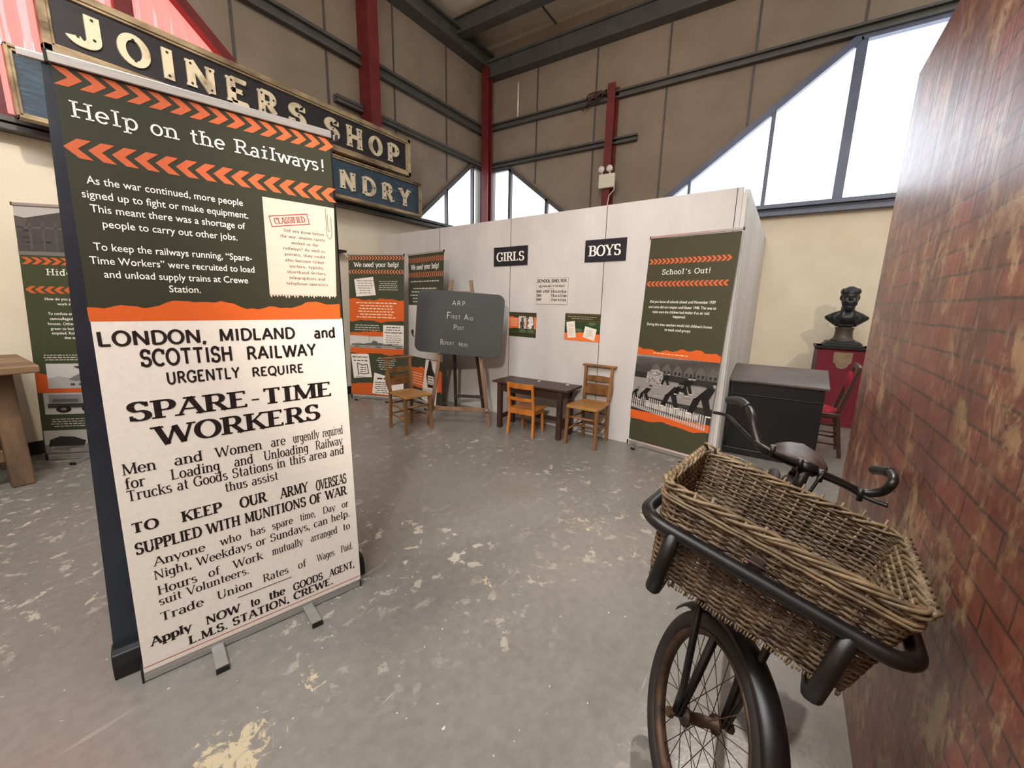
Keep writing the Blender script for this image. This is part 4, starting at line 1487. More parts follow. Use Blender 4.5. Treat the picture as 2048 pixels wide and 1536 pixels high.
W2_E = (-0.206, -0.979)
W2_O = Vector((4.094, 4.623, 0)) + Vector((-0.206, -0.979, 0)) * .09
bn = banner_frame('roller_banner', 'green and orange appeal banner half hidden behind the chalkboard easel', W2_O, W2_E, .84, 2.05, base_h=.075, feet=(.17, .66), foot_len=.14, skew=.096, group='tall green roller banners')
WS = wsk(.096)
F = Flat(WS)
F.rect(0, .06, .84, 2.05, (56, 60, 44), 1)
F.chevrons(.0, .84, 1.950, 2.015, 19, (196, 104, 66), True, arm=.42)
F.chevrons(.0, .84, 1.760, 1.825, 19, (196, 104, 66), False, arm=.42)
F.rect(0, .67, .84, 1.39, (200, 196, 188), 2)
F.ragged(0, .84, .22, .52, .03, (216, 102, 44), 2, seed=33, bottom=True)
F.poly([(.45, .66), (.76, .66), (.70, .03), (.34, .08)], PAPER, 3)
F.poly([(.50, .56), (.53, .655), (.58, .655), (.61, .55), (.67, .47), (.65, .28), (.50, .27), (.46, .44)], INK, 4)
F.rect(.50, .32, .645, .44, PAPER, 5)
g_ob = F.build('graphic', bn, back=(0, .84, .06, 2.05, .001, (120, 124, 120), (56, 60, 44)), clip=(0, .84))
F = Flat(WS)
F.text('We need your help!', .06, .73, 1.862, .066, WHITE, Style(.15, .13, .12, .1))
F.lines(.06, .74, 1.69, 1.73, 1, BLUR, 3, .1)
F.lines(.04, .78, 1.42, 1.64, 5, BLUR, 3, .3)
F.poly([(.06, 1.02), (.10, 1.06), (.14, 1.03), (.13, .98), (.16, .94), (.10, .96)], (60, 52, 50), 3)
F.lines(.02, .38, .27, .46, 5, (250, 200, 160), 4, .2)
F.lines(.51, .635, .325, .435, 3, INK, 7, .05)
F.lines(.37, .66, .10, .25, 9, (130, 126, 120), 5, .1)
F.build('lettering', g_ob, clip=(0, .84))

# ---- camouflage banner behind the big one
H_O, H_E = Vector((0.547, 5.271, 0)), (0.719, -0.695)
bn = banner_frame('roller_banner', 'green banner about hiding factories, partly covered by the big railway banner', H_O, H_E, .85, 2.12, base_h=.075, feet=(.30, .72), foot_len=.15, skew=.135, group='tall green roller banners')
WS = wsk(.138, 2.12)
F = Flat(WS)
F.rect(0, .06, .85, 2.12, (62, 68, 44), 1)
F.chevrons(.01, .85, 1.674, 1.730, 13, (196, 92, 48), True)
F.chevrons(.01, .85, 1.444, 1.502, 13, (196, 92, 48), False)
F.ragged(0, .85, .608, .770, .02, (196, 84, 36), 2, seed=41)
g_ob = F.build('graphic', bn, back=(0, .85, .06, 2.12, .001, (120, 124, 120), (62, 68, 44)), clip=(0, .85))
F = Flat(WS)
mono(F, 0, .85, 1.745, 2.12, 'hall', 2)
F.build('photograph', g_ob)
F = Flat(WS)
mono(F, .085, .62, .645, .86, 'hand', 3)
F.build('photograph', g_ob)
F = Flat(WS)
mono(F, .04, .66, .416, .606, 'lorry', 3)
F.build('photograph', g_ob)
F = Flat(WS)
mono(F, .01, .85, .065, .272, 'houses', 3)
F.build('photograph', g_ob)
F = Flat(WS)
F.text('Hide', .166, .338, 1.592, .050, WHITE, TYPE)
for txt, a, b, t in (('How do you pro', .135, .345, 1.390), ('work in fa', .217, .345, 1.350), ('To confuse enem', .144, .352, 1.270), ('camouflaged. S', .153, .342, 1.228), ('houses. Others l', .136, .345, 1.186), ('green to look li', .151, .345, 1.146), ('emptied. Rolls-', .155, .342, 1.108), ('that som', .238, .345, 1.070)):
    F.text(txt, a, b, t, .024, WHITE, None, .006)
F.lines(.066, .52, .885, .945, 3, BLUR, 4, .1)
F.lines(.07, .60, .30, .385, 4, BLUR, 4, .15)
F.build('lettering', g_ob, clip=(0, .85))

# ------------------------------------------------------------------ timber signs on the left wall


def raised_letter(ch, st, x0, x1, z0, z1, y, depth, parent, off, holes=True):
    m = MB()
    polys = glyph(ch, st)[1]
    xs = [p.x for q in polys for p in q]
    ys = [p.y for q in polys for p in q]
    kx, ky = (x1 - x0) / (max(xs) - min(xs)), (z1 - z0) / (max(ys) - min(ys))
    for i, q in enumerate(polys):
        pts = [(x0 + (p.x - min(xs)) * kx, z0 + (p.y - min(ys)) * ky) for p in q]
        ar = sum(pts[k][0] * pts[(k + 1) % 4][1] - pts[(k + 1) % 4][0] * pts[k][1] for k in range(4))
        if abs(ar) < 1e-9:
            continue
        if ar < 0:
            pts = pts[::-1]
        m.prism(pts, (0, y, 0), (1, 0, 0), (0, 0, 1), depth * (1 + 0.01 * (i % 5)))
    o = m.build('letter', 'letter', parent, off, fix=False)
    if holes:
        done = []
        for s in GL[ch][1:]:
            pts = [p for p in s if not isinstance(p, str)]
            for p in (pts[0], pts[len(pts) // 2], pts[-1]):
                q = (min(max(p[0], .12), 2), min(max(p[1], .12), .88))
                if all(math.hypot(q[0] - d[0], q[1] - d[1]) > .22 for d in done):
                    done.append(q)
                    cx, cz = x0 + (q[0] - min(xs)) * kx, z0 + (q[1] - min(ys)) * ky
                    h = MB()
                    h.prism([(cx + .011 * math.cos(a), cz + .011 * math.sin(a)) for a in [k * PI / 4 for k in range(8)]], (0, y - depth * 1.02, 0), (1, 0, 0), (0, 0, 1), 0.004)
                    h.build('screw_hole', 'sign_black', o, off, fix=False)
    return o


def timber_sign(name, label, x0, x1, z0, z1, boardmat, y=5.2, fw=0.055):
    off = Vector(((x0 + x1) / 2, y, z0))
    r = thing(name, label, 'sign', off)
    m = MB()
    m.box(((x0 + x1) / 2, y + 0.02, (z0 + z1) / 2), (x1 - x0 - .02, 0.05, z1 - z0 - .02))
    m.build('board', boardmat, r, off)
    m = MB()
    for a, b, c_, d in ((x0, x1, z0, z0 + fw), (x0, x1, z1 - fw, z1), (x0, x0 + fw, z0, z1), (x1 - fw, x1, z0, z1)):
        m.box(((a + b) / 2, y + 0.0, (c_ + d) / 2), (b - a, 0.09, d - c_))
    for a, b, c_, d in ((x0 + fw, x1 - fw, z0 + fw, z0 + fw + .02), (x0 + fw, x1 - fw, z1 - fw - .02, z1 - fw), (x1 - fw - .02, x1 - fw, z0 + fw, z1 - fw), (x0 + fw, x0 + fw + .02, z0 + fw, z1 - fw)):
        m.box(((a + b) / 2, y + 0.0, (c_ + d) / 2), (b - a, 0.06, d - c_))
    m.build('frame', 'sign_frame', r, off, bevel=0.006)
    for s in (x0 + (x1 - x0) * .12, x1 - .72):
        m = MB()
        m.box((s, (y + .045 + YL) / 2, (z0 + z1) / 2), (0.05, YL - y - .045, 0.05))
        m.build('wall_bracket', 'grey_steel', r, off)
    return r, off


r, off = timber_sign('shop_sign', 'long black timber sign with cream letters reading joiners shop, topmost on the left wall', 0.975, 4.81, 3.345, 3.865, 'sign_black')
for ch, a, b in (('J', 1.12, 1.34), ('O', 1.44, 1.67), ('I', 1.76, 1.84), ('N', 1.94, 2.19), ('E', 2.29, 2.50), ('R', 2.60, 2.84), ('S', 2.94, 3.15), ('S', 3.39, 3.60), ('H', 3.71, 3.95), ('O', 4.06, 4.29), ('P', 4.39, 4.60)):
    st = Style(.26, .22, .0) if ch in 'JOSI' else Style(.25, .2, .03, .1)
    raised_letter(ch, st, a, b, 3.468, 3.728, 5.195, 0.02, r, off)
r, off = timber_sign('foundry_sign', 'blue weathered timber sign below the black one, only its ending in cream letters showing', 0.76, 5.03, 2.785, 3.30, 'sign_blue', fw=0.022)
for ch, a, b in (('F', 2.58, 2.80), ('O', 2.90, 3.14), ('U', 3.24, 3.47), ('N', 3.57, 3.81), ('D', 3.92, 4.15), ('R', 4.26, 4.48), ('Y', 4.57, 4.81)):
    raised_letter(ch, Style(.25, .2, .03, .1), a, b, 2.898, 3.152, 5.195, 0.02, r, off)

# ------------------------------------------------------------------ what hangs on the white partition
RZW = math.atan2(E_W.y, E_W.x)


def wall_card(name, label, cat, s, z0, w, h, th, fill, group=None):
    r = thing(name, label, cat, on_wall(s, z0, th), RZW, group)
    F = Flat(eps=0.0005)
    fill(F)
    return r, F, th


for word, label, s, z0, w, h, a, b, t in (('GIRLS', 'small black sign reading girls in white letters', -.016, 1.893, .515, .222, .045, .473, .055),
                                         ('BOYS', 'small black sign reading boys in white letters', 1.258, 1.890, .457, .222, .042, .405, .058)):
    r = thing('door_sign', label, 'sign', on_wall(s, z0, 0.012), RZW, 'black entrance signs')
    F = Flat()
    F.rect(0, 0, w, h, (30, 32, 38), 1)
    p_ = F.build('panel', r, back=(0, w, 0, h, .012, (30, 32, 38), (30, 32, 38)))
    F = Flat()
    F.text(word, a, b, t, .105, (240, 236, 226), FANCY)
    F.build('lettering', p_)

r = thing('shelter_notice', 'white wartime notice headed school shelter with opening hours', 'notice', on_wall(.641, 1.440, 0.004), RZW)
F = Flat()
F.rect(0, 0, .427, .302, (206, 198, 188), 1)
for a, b, c_, d in ((0, .0, .427, .004), (0, .298, .427, .302), (0, 0, .004, .302), (.423, 0, .427, .302), (.200, .0, .2015, .302)):
    F.rect(a, b, c_, d, (150, 142, 132), 2)
p_ = F.build('panel', r, back=(0, .427, 0, .302, .004, (190, 184, 176), (206, 198, 188)))
F = Flat()
NK = (38, 34, 34)
F.text('SCHOOL SHELTER.', .012, .415, .248, .034, NK, POSTER)
F.text('NOT AVAILABLE TO THE PUBLIC', .036, .385, .196, .020, NK, POSTER)
F.rect(.036, .189, .088, .192, NK, 3)
F.rect(.160, .176, .240, .178, NK, 3)
for a_, b_, t, x in (('MONDAY', 'to FRIDAY', .132, '8-30 a.m. to 4-30 p.m.'), ('SUNDAY', '', .086, '9-30 a.m. to 12-0 noon'), ('SUNDAY', '', .040, '2-0 p.m. to 4-0 p.m.')):
    F.text(a_, .006, .078, t, .030, NK, POSTER)
    if b_:
        F.text(b_, .092, .186, t, .030, NK, POSTER)
    F.text(x, .206, .412, t, .030, NK, POSTER)
F.build('lettering', p_)

r = thing('information_card', 'green and orange card with two monochrome photographs, left of its twin', 'poster', on_wall(.239, 1.042, 0.003), RZW, 'green cards on the partition')
F = Flat()
F.rect(0, 0, .412, .295, (58, 58, 34), 1)
F.ragged(0, .412, .10, .235, .012, (236, 116, 56), 2, seed=51, bottom=True, n=24)
for t in (.055, .262):
    F.rect(0, t, .412, t + .004, (120, 96, 56), 3)
F.rect(0, .06, .412, .1, (50, 62, 36), 2)
for a in (.16, .285):
    F.poly([(a + .055 + .055 * math.cos(q), .072 + .022 * math.sin(q)) for q in [k * PI / 6 for k in range(12)]], (86, 102, 74), 4)
F.lines(.02, .145, .125, .225, 7, (250, 206, 170), 4, .2)
mono(F, .155, .385, .10, .25, 'pair', 5)
F.build('panel', r, back=(0, .412, 0, .295, .003, (60, 60, 50), (58, 58, 34)))

r = thing('information_card', 'green and orange card with two tilted white papers', 'poster', on_wall(1.047, 1.050, 0.003), RZW, 'green cards on the partition')
F = Flat()
F.rect(0, 0, .433, .298, (58, 58, 34), 1)
F.rect(0, .10, .433, .21, (44, 66, 34), 2)
F.ragged(0, .433, 0, .085, .014, (236, 116, 56), 3, seed=53, n=24)
for t in (.215, .285):
    F.rect(0, t, .433, t + .004, (120, 96, 56), 3)
F.lines(.03, .40, .235, .275, 2, (170, 160, 130), 4, .3)
F.poly([(.02, .20), (.125, .215), (.15, .035), (.045, .025)], (232, 224, 208), 5)
F.poly([(.26, .165), (.40, .135), (.375, .01), (.235, .045)], (232, 224, 208), 5)
F.lines(.045, .125, .05, .19, 9, (178, 172, 160), 7, .3)
F.lines(.27, .36, .05, .13, 5, (170, 164, 154), 7, .3)
for a, b in ((.18, .115), (.34, .19)):
    F.poly([(a + .05 * math.cos(q), b + .018 * math.sin(q)) for q in [k * PI / 6 for k in range(12)]], (86, 102, 74), 4)
F.build('panel', r, back=(0, .433, 0, .298, .003, (60, 60, 50), (58, 58, 34)))

# ------------------------------------------------------------------ seats


def chapel_chair(label, loc, rz, group):
    """front towards -y"""
    r = thing('chapel_chair', label, 'chair', loc, rz, group)
    m = MB()
    n = 10
    prof = []
    for i in range(n + 1):
        t = i / n
        y = -.185 + .375 * t
        w = .185 - .03 * t
        prof.append((w, y))
    pts = [(w, y) for w, y in prof] + [(-w, y) for w, y in prof[::-1]]
    pts[0] = (.165, -.195)
    pts[-1] = (-.165, -.195)
    m.prism(pts, (0, 0, .400), (1, 0, 0), (0, 1, 0), .028)
    m.build('seat', 'oak_seat', r, bevel=.008)
    for s in (-1, 1):
        m = MB()
        m.beam((s * .158, -.165, .405), (s * .166, -.178, 0), .036, .036, (0, 1, 0), .026, .026)
        m.build('leg', 'oak', r, bevel=.004)
        m = MB()
        m.beam((s * .138, .190, 0), (s * .140, .172, .44), .028, .034, (0, 1, 0))
        m.beam((s * .140, .172, .44), (s * .152, .212, .80), .028, .036, (0, 1, 0), .026, .03)
        m.build('leg', 'oak', r, bevel=.004)
        m = MB()      # shaped cheek of the book box
        m.prism([(.17, .45), (.205, .48), (.236, .52), (.242, .58), (.225, .64), (.204, .68), (.19, .60), (.18, .52)], (s * .150, 0, 0), (0, 1, 0), (0, 0, 1), .012 * s)
        m.build('cheek', 'oak', r, bevel=.002)
    m = MB()
    m.box((0, .222, .803), (.375, .062, .020))
    m.build('top_rail', 'oak', r, bevel=.005)
    m = MB()
    pr = [(-.145, .648), (-.10, .640), (-.05, .634), (0, .636), (.05, .634), (.10, .640), (.145, .648), (.145, .69), (.06, .694), (0, .696), (-.06, .694), (-.145, .69)]
    m.prism(pr, (0, .205, 0), (1, 0, 0), (0, 0, 1), -.014)
    m.build('back_slat', 'oak', r, bevel=.003)
    m = MB()
    m.box((0, .176, .535), (.275, .014, .075)).box((0, .205, .502), (.275, .05, .012)).box((0, .232, .552), (.275, .010, .10))
    m.build('book_box', 'oak', r, bevel=.003)
    for z in (.16, .27):
        for s in (-1, 1):
            m = MB()
            m.tube([(s * .160, -.17, z), (s * .148, 0, z + .01), (s * .138, .185, z + .005)], [.009, .012, .009], 8)
            m.build('stretcher', 'oak', r)
    for y, z, w in ((-.17, .30, .16), (.187, .17, .138), (.183, .29, .138)):
        m = MB()
        m.tube([(-w, y, z), (0, y, z), (w, y, z)], [.009, .012, .009], 8)
        m.build('stretcher', 'oak', r)
    m = MB()
    m.tube([(-.15, .02, .165), (0, .02, .165), (.15, .02, .165)], .010, 8)
    m.build('stretcher', 'oak', r)
    return r


ch0 = chapel_chair('oak chapel chair standing before the chalkboard easel', (3.115, 3.46, 0), -.17, 'chapel chairs')
dup(ch0, (3.915, 1.615, 0), -1.59, 'oak chapel chair standing at the end of the dark desk, against the partition', 'chapel chairs')

# small school chair, front towards -y
r = thing('school_chair', 'small orange varnished school chair pushed up to the dark desk', 'chair', (3.79, 2.30, 0), PI / 2 + .03)
for s in (-1, 1):
    m = MB()
    m.beam((s * .160, .148, 0), (s * .150, .120, .30), .026, .030, (0, 1, 0))
    m.beam((s * .150, .120, .30), (s * .152, .168, .60), .026, .034, (0, 1, 0), .024, .026)
    lg = m.build('leg', 'orange_wood', r, bevel=.004)
    m = MB()
    m.beam((s * .132, -.140, 0), (s * .126, -.125, .285), .024, .024, (0, 1, 0), .03, .03)
    m.build('leg', 'orange_wood', r, bevel=.004)
for s, y in ((-1, .148), (1, .148), (-1, -.14), (1, -.14)):
    m = MB()
    x = s * (.160 if y > 0 else .132)
    m.box((x, y, .010), (.028, .030, .020))
    m.build('foot_ferrule', 'alu', r)
m = MB()
vs, fs = [], []
N = 8
for j in range(N + 1):
    y = -.165 + .30 * j / N
    for i in range(N + 1):
        x = (-.5 + i / N) * (.33 + .0 * j)
        dish = -.014 * (1 - (2 * i / N - 1) ** 2) * (1 - (2 * j / N - 1) ** 4)
        vs.append((x, y, .312 + dish))
for j in range(N):
    for i in range(N):
        a = j * (N + 1) + i
        fs.append((a, a + 1, a + N + 2, a + N + 1))
m.add(vs, fs, True)
m.add([(x, y, .292) for x, y in ((-.165, -.165), (.165, -.165), (.165, .135), (-.165, .135))], [(3, 2, 1, 0)])
k0 = len(m.v) - 4
edge_ids = [list(range(0, N + 1)), [N + (N + 1) * j for j in range(N + 1)], [N * (N + 1) + N - i for i in range(N + 1)], [(N + 1) * (N - j) for j in range(N + 1)]]
for e_i, ids in enumerate(edge_ids):
    a, b = k0 + e_i, k0 + (e_i + 1) % 4
    m.f.append([a, b] + ids[::-1])
    m.sm.append(False)
m.build('seat', 'orange_wood', r, bevel=.002)
m = MB()
m.box((0, -.128, .270), (.25, .02, .045)).box((0, .122, .270), (.28, .02, .045)).box((-.136, 0, .270), (.02, .25, .045)).box((.136, 0, .270), (.02, .25, .045))
m.build('apron', 'orange_wood', r, bevel=.003)
for z0, z1, y in ((.545, .600, .160), (.405, .440, .138)):
    m = MB()
    pts = [(-.145 + .29 * i / 10, y + .022 * (1 - (2 * i / 10 - 1) ** 2)) for i in range(11)]
    for i in range(10):
        m.beam((pts[i][0], pts[i][1], (z0 + z1) / 2), (pts[i + 1][0], pts[i + 1][1], (z0 + z1) / 2), .014, z1 - z0)
    m.build('back_rail', 'orange_wood', r)

# ------------------------------------------------------------------ desk, easel, chalkboard
r = thing('school_desk', 'low dark wooden double desk with two white inkwells against the partition', 'desk', (3.94, 2.28, 0))
off = (3.94, 2.28, 0)
m = MB()
m.box((3.94, 2.28, .552), (.385, .965, .022))
m.build('tabletop', 'dark_wood', r, off, bevel=.004)
m = MB()
for c_, s_ in (((3.80, 2.28, .49), (.018, .80, .10)), ((4.07, 2.28, .49), (.018, .80, .10)), ((3.94, 1.90, .49), (.26, .018, .10)), ((3.94, 2.66, .49), (.26, .018, .10))):
    m.box(c_, s_)
m.build('apron', 'dark_wood', r, off, bevel=.002)
for x in (3.80, 4.07):
    for y in (1.90, 2.68):
        m = MB()
        m.box((x, y, .27), (.052, .052, .54))
        m.build('leg', 'dark_wood', r, off, bevel=.004)
for p, q in (((3.80, 1.90, .13), (4.07, 1.90, .13)), ((3.80, 2.68, .13), (4.07, 2.68, .13)), ((4.07, 1.90, .14), (4.07, 2.68, .14))):
    m = MB()
    m.beam(p, q, .026, .05)
    m.build('stretcher', 'dark_wood', r, off, bevel=.002)
for y in (2.30, 1.935):
    m = MB()
    m.lathe([(.017, 0), (.021, .003), (.021, .005), (.012, .006), (.009, .002)], 20, Matrix.Translation((4.04, y, .5632)))
    m.build('inkwell', 'lamp_face', r, off)

EA_M = Vector((3.556, 3.107, 0))
EA_R = Vector((.471, -.882, 0))
EA_N = Vector((.882, .471, 0))
EA_T = EA_M + EA_N * .15 + Vector((0, 0, 1.62))
EA_U = (EA_T - EA_M).normalized()
EA_F = EA_R.cross(EA_U).normalized()
if EA_F.dot(EA_N) > 0:
    EA_F = -EA_F


def ea(a, b, d=0.0):
    """a along the easel, b up its front frame, d in front of it"""
    return EA_M + EA_R * a + EA_U * b + EA_F * d


r = thing('easel', 'brown timber easel holding the chalkboard beside the desk', 'easel', EA_M)
for s in (-1, 1):
    m = MB()
    m.beam(ea(s * .366, 0.0), ea(s * .112, 1.70), .042, .026, EA_F)
    m.build('leg', 'easel_wood', r, EA_M, bevel=.003)
    m = MB()
    m.beam(EA_M + EA_N * .66 + EA_R * (s * .19) + Vector((0, 0, .0)), ea(s * .10, 1.50, -.03), .040, .024, EA_N)
    m.build('leg', 'easel_dark', r, EA_M, bevel=.003)
for a, b, mat_ in ((.345, .20, 'easel_wood'),):
    m = MB()
    m.beam(ea(-.37, b, .026), ea(.37, b, .026), .022, .046, EA_U)
    m.build('crossbar', mat_, r, EA_M, bevel=.003)
m = MB()
q1 = EA_M + EA_N * .58
m.beam(q1 - EA_R * .20 + Vector((0, 0, .22)), q1 + EA_R * .20 + Vector((0, 0, .22)), .02, .04)
m.build('crossbar', 'easel_dark', r, EA_M, bevel=.003)
m = MB()
m.beam(ea(-.10, 1.55), ea(.10, 1.55), .022, .05, EA_U)
m.build('crossbar', 'easel_wood', r, EA_M, bevel=.003)
for s, b in ((-1, .858), (1, .812)):
    m = MB()
    a = s * (.366 - .254 * b / 1.7)
    m.tube([ea(a, b - .004, -.02), ea(a, b - .004, .062)], .009, 8)
    m.build('peg', 'easel_wood', r, EA_M)
for s in (-1, 1):
    m = MB()
    m.tube([ea(s * .336, .20, .03), ea(s * .336, .20, .047)], .011, 10)
    m.build('bolt', 'alu', r, EA_M)

# the board itself: a rounded slab standing on the pegs, slightly askew
ang = math.atan2(-.060, 1.0)
ux, uy = Vector((math.cos(ang), math.sin(ang))), Vector((-math.sin(ang), math.cos(ang)))
cb = Vector((-.010, 1.202))
hw, hh, rr = .512, .363, .085
pts = []
for cx, cy, a0 in ((hw - rr, hh - rr, 0), (-hw + rr, hh - rr, 90), (-hw + rr, -hh + rr, 180), (hw - rr, -hh + rr, 270)):
    for k in range(7):
        t = math.radians(a0 + 15 * k)
        pts.append((cx + rr * math.cos(t), cy + rr * math.sin(t)))
r = thing('chalkboard', 'dark rounded chalkboard on the easel with first aid post chalked on it', 'chalkboard', ea(cb.x, cb.y, .02))
AX = (EA_R * ux.x + EA_U * ux.y).normalized()
AY = (EA_R * uy.x + EA_U * uy.y).normalized()
oc = ea(cb.x, cb.y, .02)
m = MB()
m.prism(pts, oc, AX, AY, .018 * (1 if AX.cross(AY).dot(EA_F) > 0 else -1))
bd = m.build('panel', 'slate', r, oc, bevel=.003)
F = Flat(eps=.0006)
CH = (196, 196, 190)
CK = Style(.085, .085, track=.22)
for txt, a, b, t, cap in (('ARP', -.085, .065, .205, .052), ('F', -.135, -.095, .045, .078), ('IRST', -.088, .020, .050, .040), ('A', .068, .112, .050, .062), ('ID', .122, .172, .048, .036),
                          ('P', -.045, -.015, -.072, .058), ('OST', -.006, .072, -.070, .038), ('R', -.190, -.162, -.258, .062), ('EPORT', -.155, -.030, -.256, .036), ('H', .030, .055, -.258, .044), ('ERE', .065, .135, -.258, .034)):
    F.text(txt, a - .01, b - .01, t, cap, CH, CK)
face = oc + EA_F * .0185
Mx = Matrix(((AX.x, -EA_F.x, AY.x, face.x - oc.x), (AX.y, -EA_F.y, AY.y, face.y - oc.y), (AX.z, -EA_F.z, AY.z, face.z - oc.z), (0, 0, 0, 1)))
F.build('chalk_writing', bd, to=Mx)

# ------------------------------------------------------------------ bench at the far left
off = Vector((-.5, 4.95, 0))
r = thing('workbench', 'rough heavy timber workbench at the left wall beside the half hidden green banner', 'workbench', off)
m = MB()
for i in range(5):
    m.box((-.55, 4.58 + i * .19, .905), (2.16, .186, .055))
m.build('tabletop', 'bench_top', r, off, bevel=.008)
for x in (.355, -1.45):
    for y in (4.74, 5.30):
        m = MB()
        m.box((x, y, .44), (.12, .12, .88))
        m.build('leg', 'bench_wood', r, off, bevel=.01)
for y in (4.74, 5.30):
    for z, h in ((.80, .12), (.24, .09)):
        m = MB()
        m.box((-.55, y + .02, z), (1.7, .045, h))
        m.build('rail', 'bench_wood', r, off, bevel=.006)
for x in (.36, -1.45):
    m = MB()
    m.box((x, 5.02, .78), (.05, .46, .16))
    m.build('rail', 'bench_wood', r, off, bevel=.006)

# small dark ledge fixed to the wall, between the big banner and the corner
off = Vector((3.45, YL, 2.09))
r = thing('wall_ledge', 'short dark ledge on the cream wall above the appeal banner', 'shelf', off)
m = MB()
m.box((3.45, YL - .07, 2.125), (.64, .14, .035))
m.build('board', 'shelf_dark', r, off, bevel=.004)
for x in (3.22, 3.66):
    m = MB()
    m.prism([(0, 0), (-.11, 0), (0, -.10)], (x, YL, 2.108), (0, 1, 0), (0, 0, 1), .02)
    m.build('bracket', 'shelf_dark', r, off)

# ------------------------------------------------------------------ corner by the gable: chest, red stand, bust, red chair
off = Vector((4.72, 0, 0))
r = thing('sloping_desk', 'black wooden chest with a scuffed brown sloping lid beside the partition', 'chest', off)
m = MB()
y0, y1, xf, xb = -.372, .362, 4.52, 4.95
m.add([(xf, y0, .04), (xf, y1, .04), (xb, y1, .04), (xb, y0, .04), (xf, y0, .735), (xf, y1, .735), (xb, y1, .835), (xb, y0, .835)], [(0, 1, 5, 4), (1, 2, 6, 5), (2, 3, 7, 6), (3, 0, 4, 7), (3, 2, 1, 0), (4, 5, 6, 7)])
m.build('body', 'black_wood', r, off, bevel=.004)
m = MB()
m.beam((4.495, -.005, .746), (4.965, -.005, .857), .79, .024, (0, 0, 1))
m.build('lid', 'lid_wood', r, off, bevel=.005)
m = MB()
m.box((4.735, -.005, .035), (.47, .77, .07))
m.build('plinth', 'black_wood', r, off, bevel=.008)
m = MB()
m.box((xf - .004, -.005, .615), (.012, .735, .012))
m.build('moulding', 'black_wood', r, off, bevel=.003)

off = Vector((6.62, -.64, 0))
r = thing('red_stand', 'maroon clothed stand with a dull gold shield, carrying the bust', 'stand', off)
m = MB()
m.box((6.62, -.64, .50), (.40, .56, 1.0))
m.build('body', 'maroon', r, off, bevel=.004)
m = MB()
m.box((6.62, -.64, .985), (.46, .60, .03))
m.build('top_board', 'black_wood', r, off, bevel=.004)
m = MB()
m.box((6.43, -.362, .48), (.03, .03, .96))
m.build('edge_strip', 'bronze_brown', r, off, bevel=.003)
m = MB()
sh = [(-.095, .11), (.095, .11), (.09, -.02), (.065, -.035), (.06, -.06), (.04, -.085), (0, -.098), (-.04, -.085), (-.06, -.06), (-.065, -.035), (-.09, -.02)]
m.prism([(-a, b) for a, b in sh][::-1], (6.419, -.635, .825), (0, 1, 0), (0, 0, 1), -.006)
m.build('shield', 'gold_shield', r, off, bevel=.002)

# bust of a bearded man: one continuous figure grown from ellipsoids
off = Vector((6.62, -.62, 1.0))
r = thing('portrait_bust', 'dark bronze bust of a bearded man on the maroon stand', 'bust', off)


def ell(m, c_, s_, rot=None, seg=20, rings=12):
    vs, fs = [], []
    for i in range(rings + 1):
        t = PI * i / rings
        for k in range(seg):
            a = 2 * PI * k / seg
            v = Vector((s_[0] * math.sin(t) * math.cos(a), s_[1] * math.sin(t) * math.sin(a), s_[2] * math.cos(t)))
            if rot:
                v = rot @ v
            vs.append(Vector(c_) + v)
    for i in range(rings):
        for k in range(seg):
            l = (k + 1) % seg
            fs.append((i * seg + k, i * seg + l, (i + 1) * seg + l, (i + 1) * seg + k))
    m.add(vs, fs, True)


m = MB()      # local: face looks to -x
Z = .41
ell(m, (.006, 0, Z + .218), (.105, .088, .112))         # skull
ell(m, (-.040, 0, Z + .190), (.066, .076, .092))        # face
ell(m, (-.066, 0, Z + .245), (.040, .062, .045))        # forehead
ell(m, (-.112, 0, Z + .180), (.018, .013, .028))        # nose
ell(m, (-.090, 0, Z + .216), (.020, .058, .010))        # brow
for s in (-1, 1):
    ell(m, (-.080, s * .040, Z + .168), (.026, .026, .024))   # cheeks
    ell(m, (.004, s * .088, Z + .188), (.022, .012, .034))  # ears
    ell(m, (-.100, s * .030, Z + .140), (.020, .038, .014), Matrix.Rotation(s * .30, 3, 'X'))   # moustache
    ell(m, (.010, s * .070, Z + .262), (.085, .032, .042))  # side hair
    ell(m, (-.062, s * .060, Z - .045), (.030, .026, .115), Matrix.Rotation(s * .38, 3, 'X'))    # lapels
ell(m, (-.056, 0, Z + .122), (.062, .080, .066))        # beard
ell(m, (-.066, 0, Z + .070), (.048, .058, .056))
ell(m, (-.030, 0, Z + .15), (.066, .086, .06))           # jaw
ell(m, (.004, 0, Z + .06), (.066, .070, .10))           # neck
# the cut chest: shoulders slope to blunt points, then draw in to the socle
for k in range(7):
    x0 = -.066 + .022 * k
    w_ = 1 - (abs(k - 3) / 3.6) ** 2 * .45
    m.prism([(-.07, .035), (-.13 * w_ - .02, .0), (-.222 * w_, -.045), (-.216 * w_, -.075), (-.165 * w_, -.115), (-.10, -.165), (.10, -.165), (.165 * w_, -.115), (.216 * w_, -.075), (.222 * w_, -.045), (.13 * w_ + .02, .0), (.07, .035)],
            (x0, 0, Z), (0, 1, 0), (0, 0, 1), .023)
ell(m, (-.02, 0, Z - .06), (.088, .13, .085))
ell(m, (.0, 0, Z - .13), (.070, .095, .06))
o = m.build('figure', 'bronze', r, fix=False)
md = o.modifiers.new('one_skin', 'REMESH')
md.mode = 'VOXEL'
md.voxel_size = .0075
md.use_smooth_shade = True
md = o.modifiers.new('soften', 'SMOOTH')
md.iterations = 3
m = MB()
m.lathe([(.128, .060), (.130, .075), (.115, .085), (.100, .10), (.092, .14), (.090, .20), (.098, .225), (.098, .235)], 28)
m.build('socle', 'bronze_brown', r, bevel=0)
m = MB()
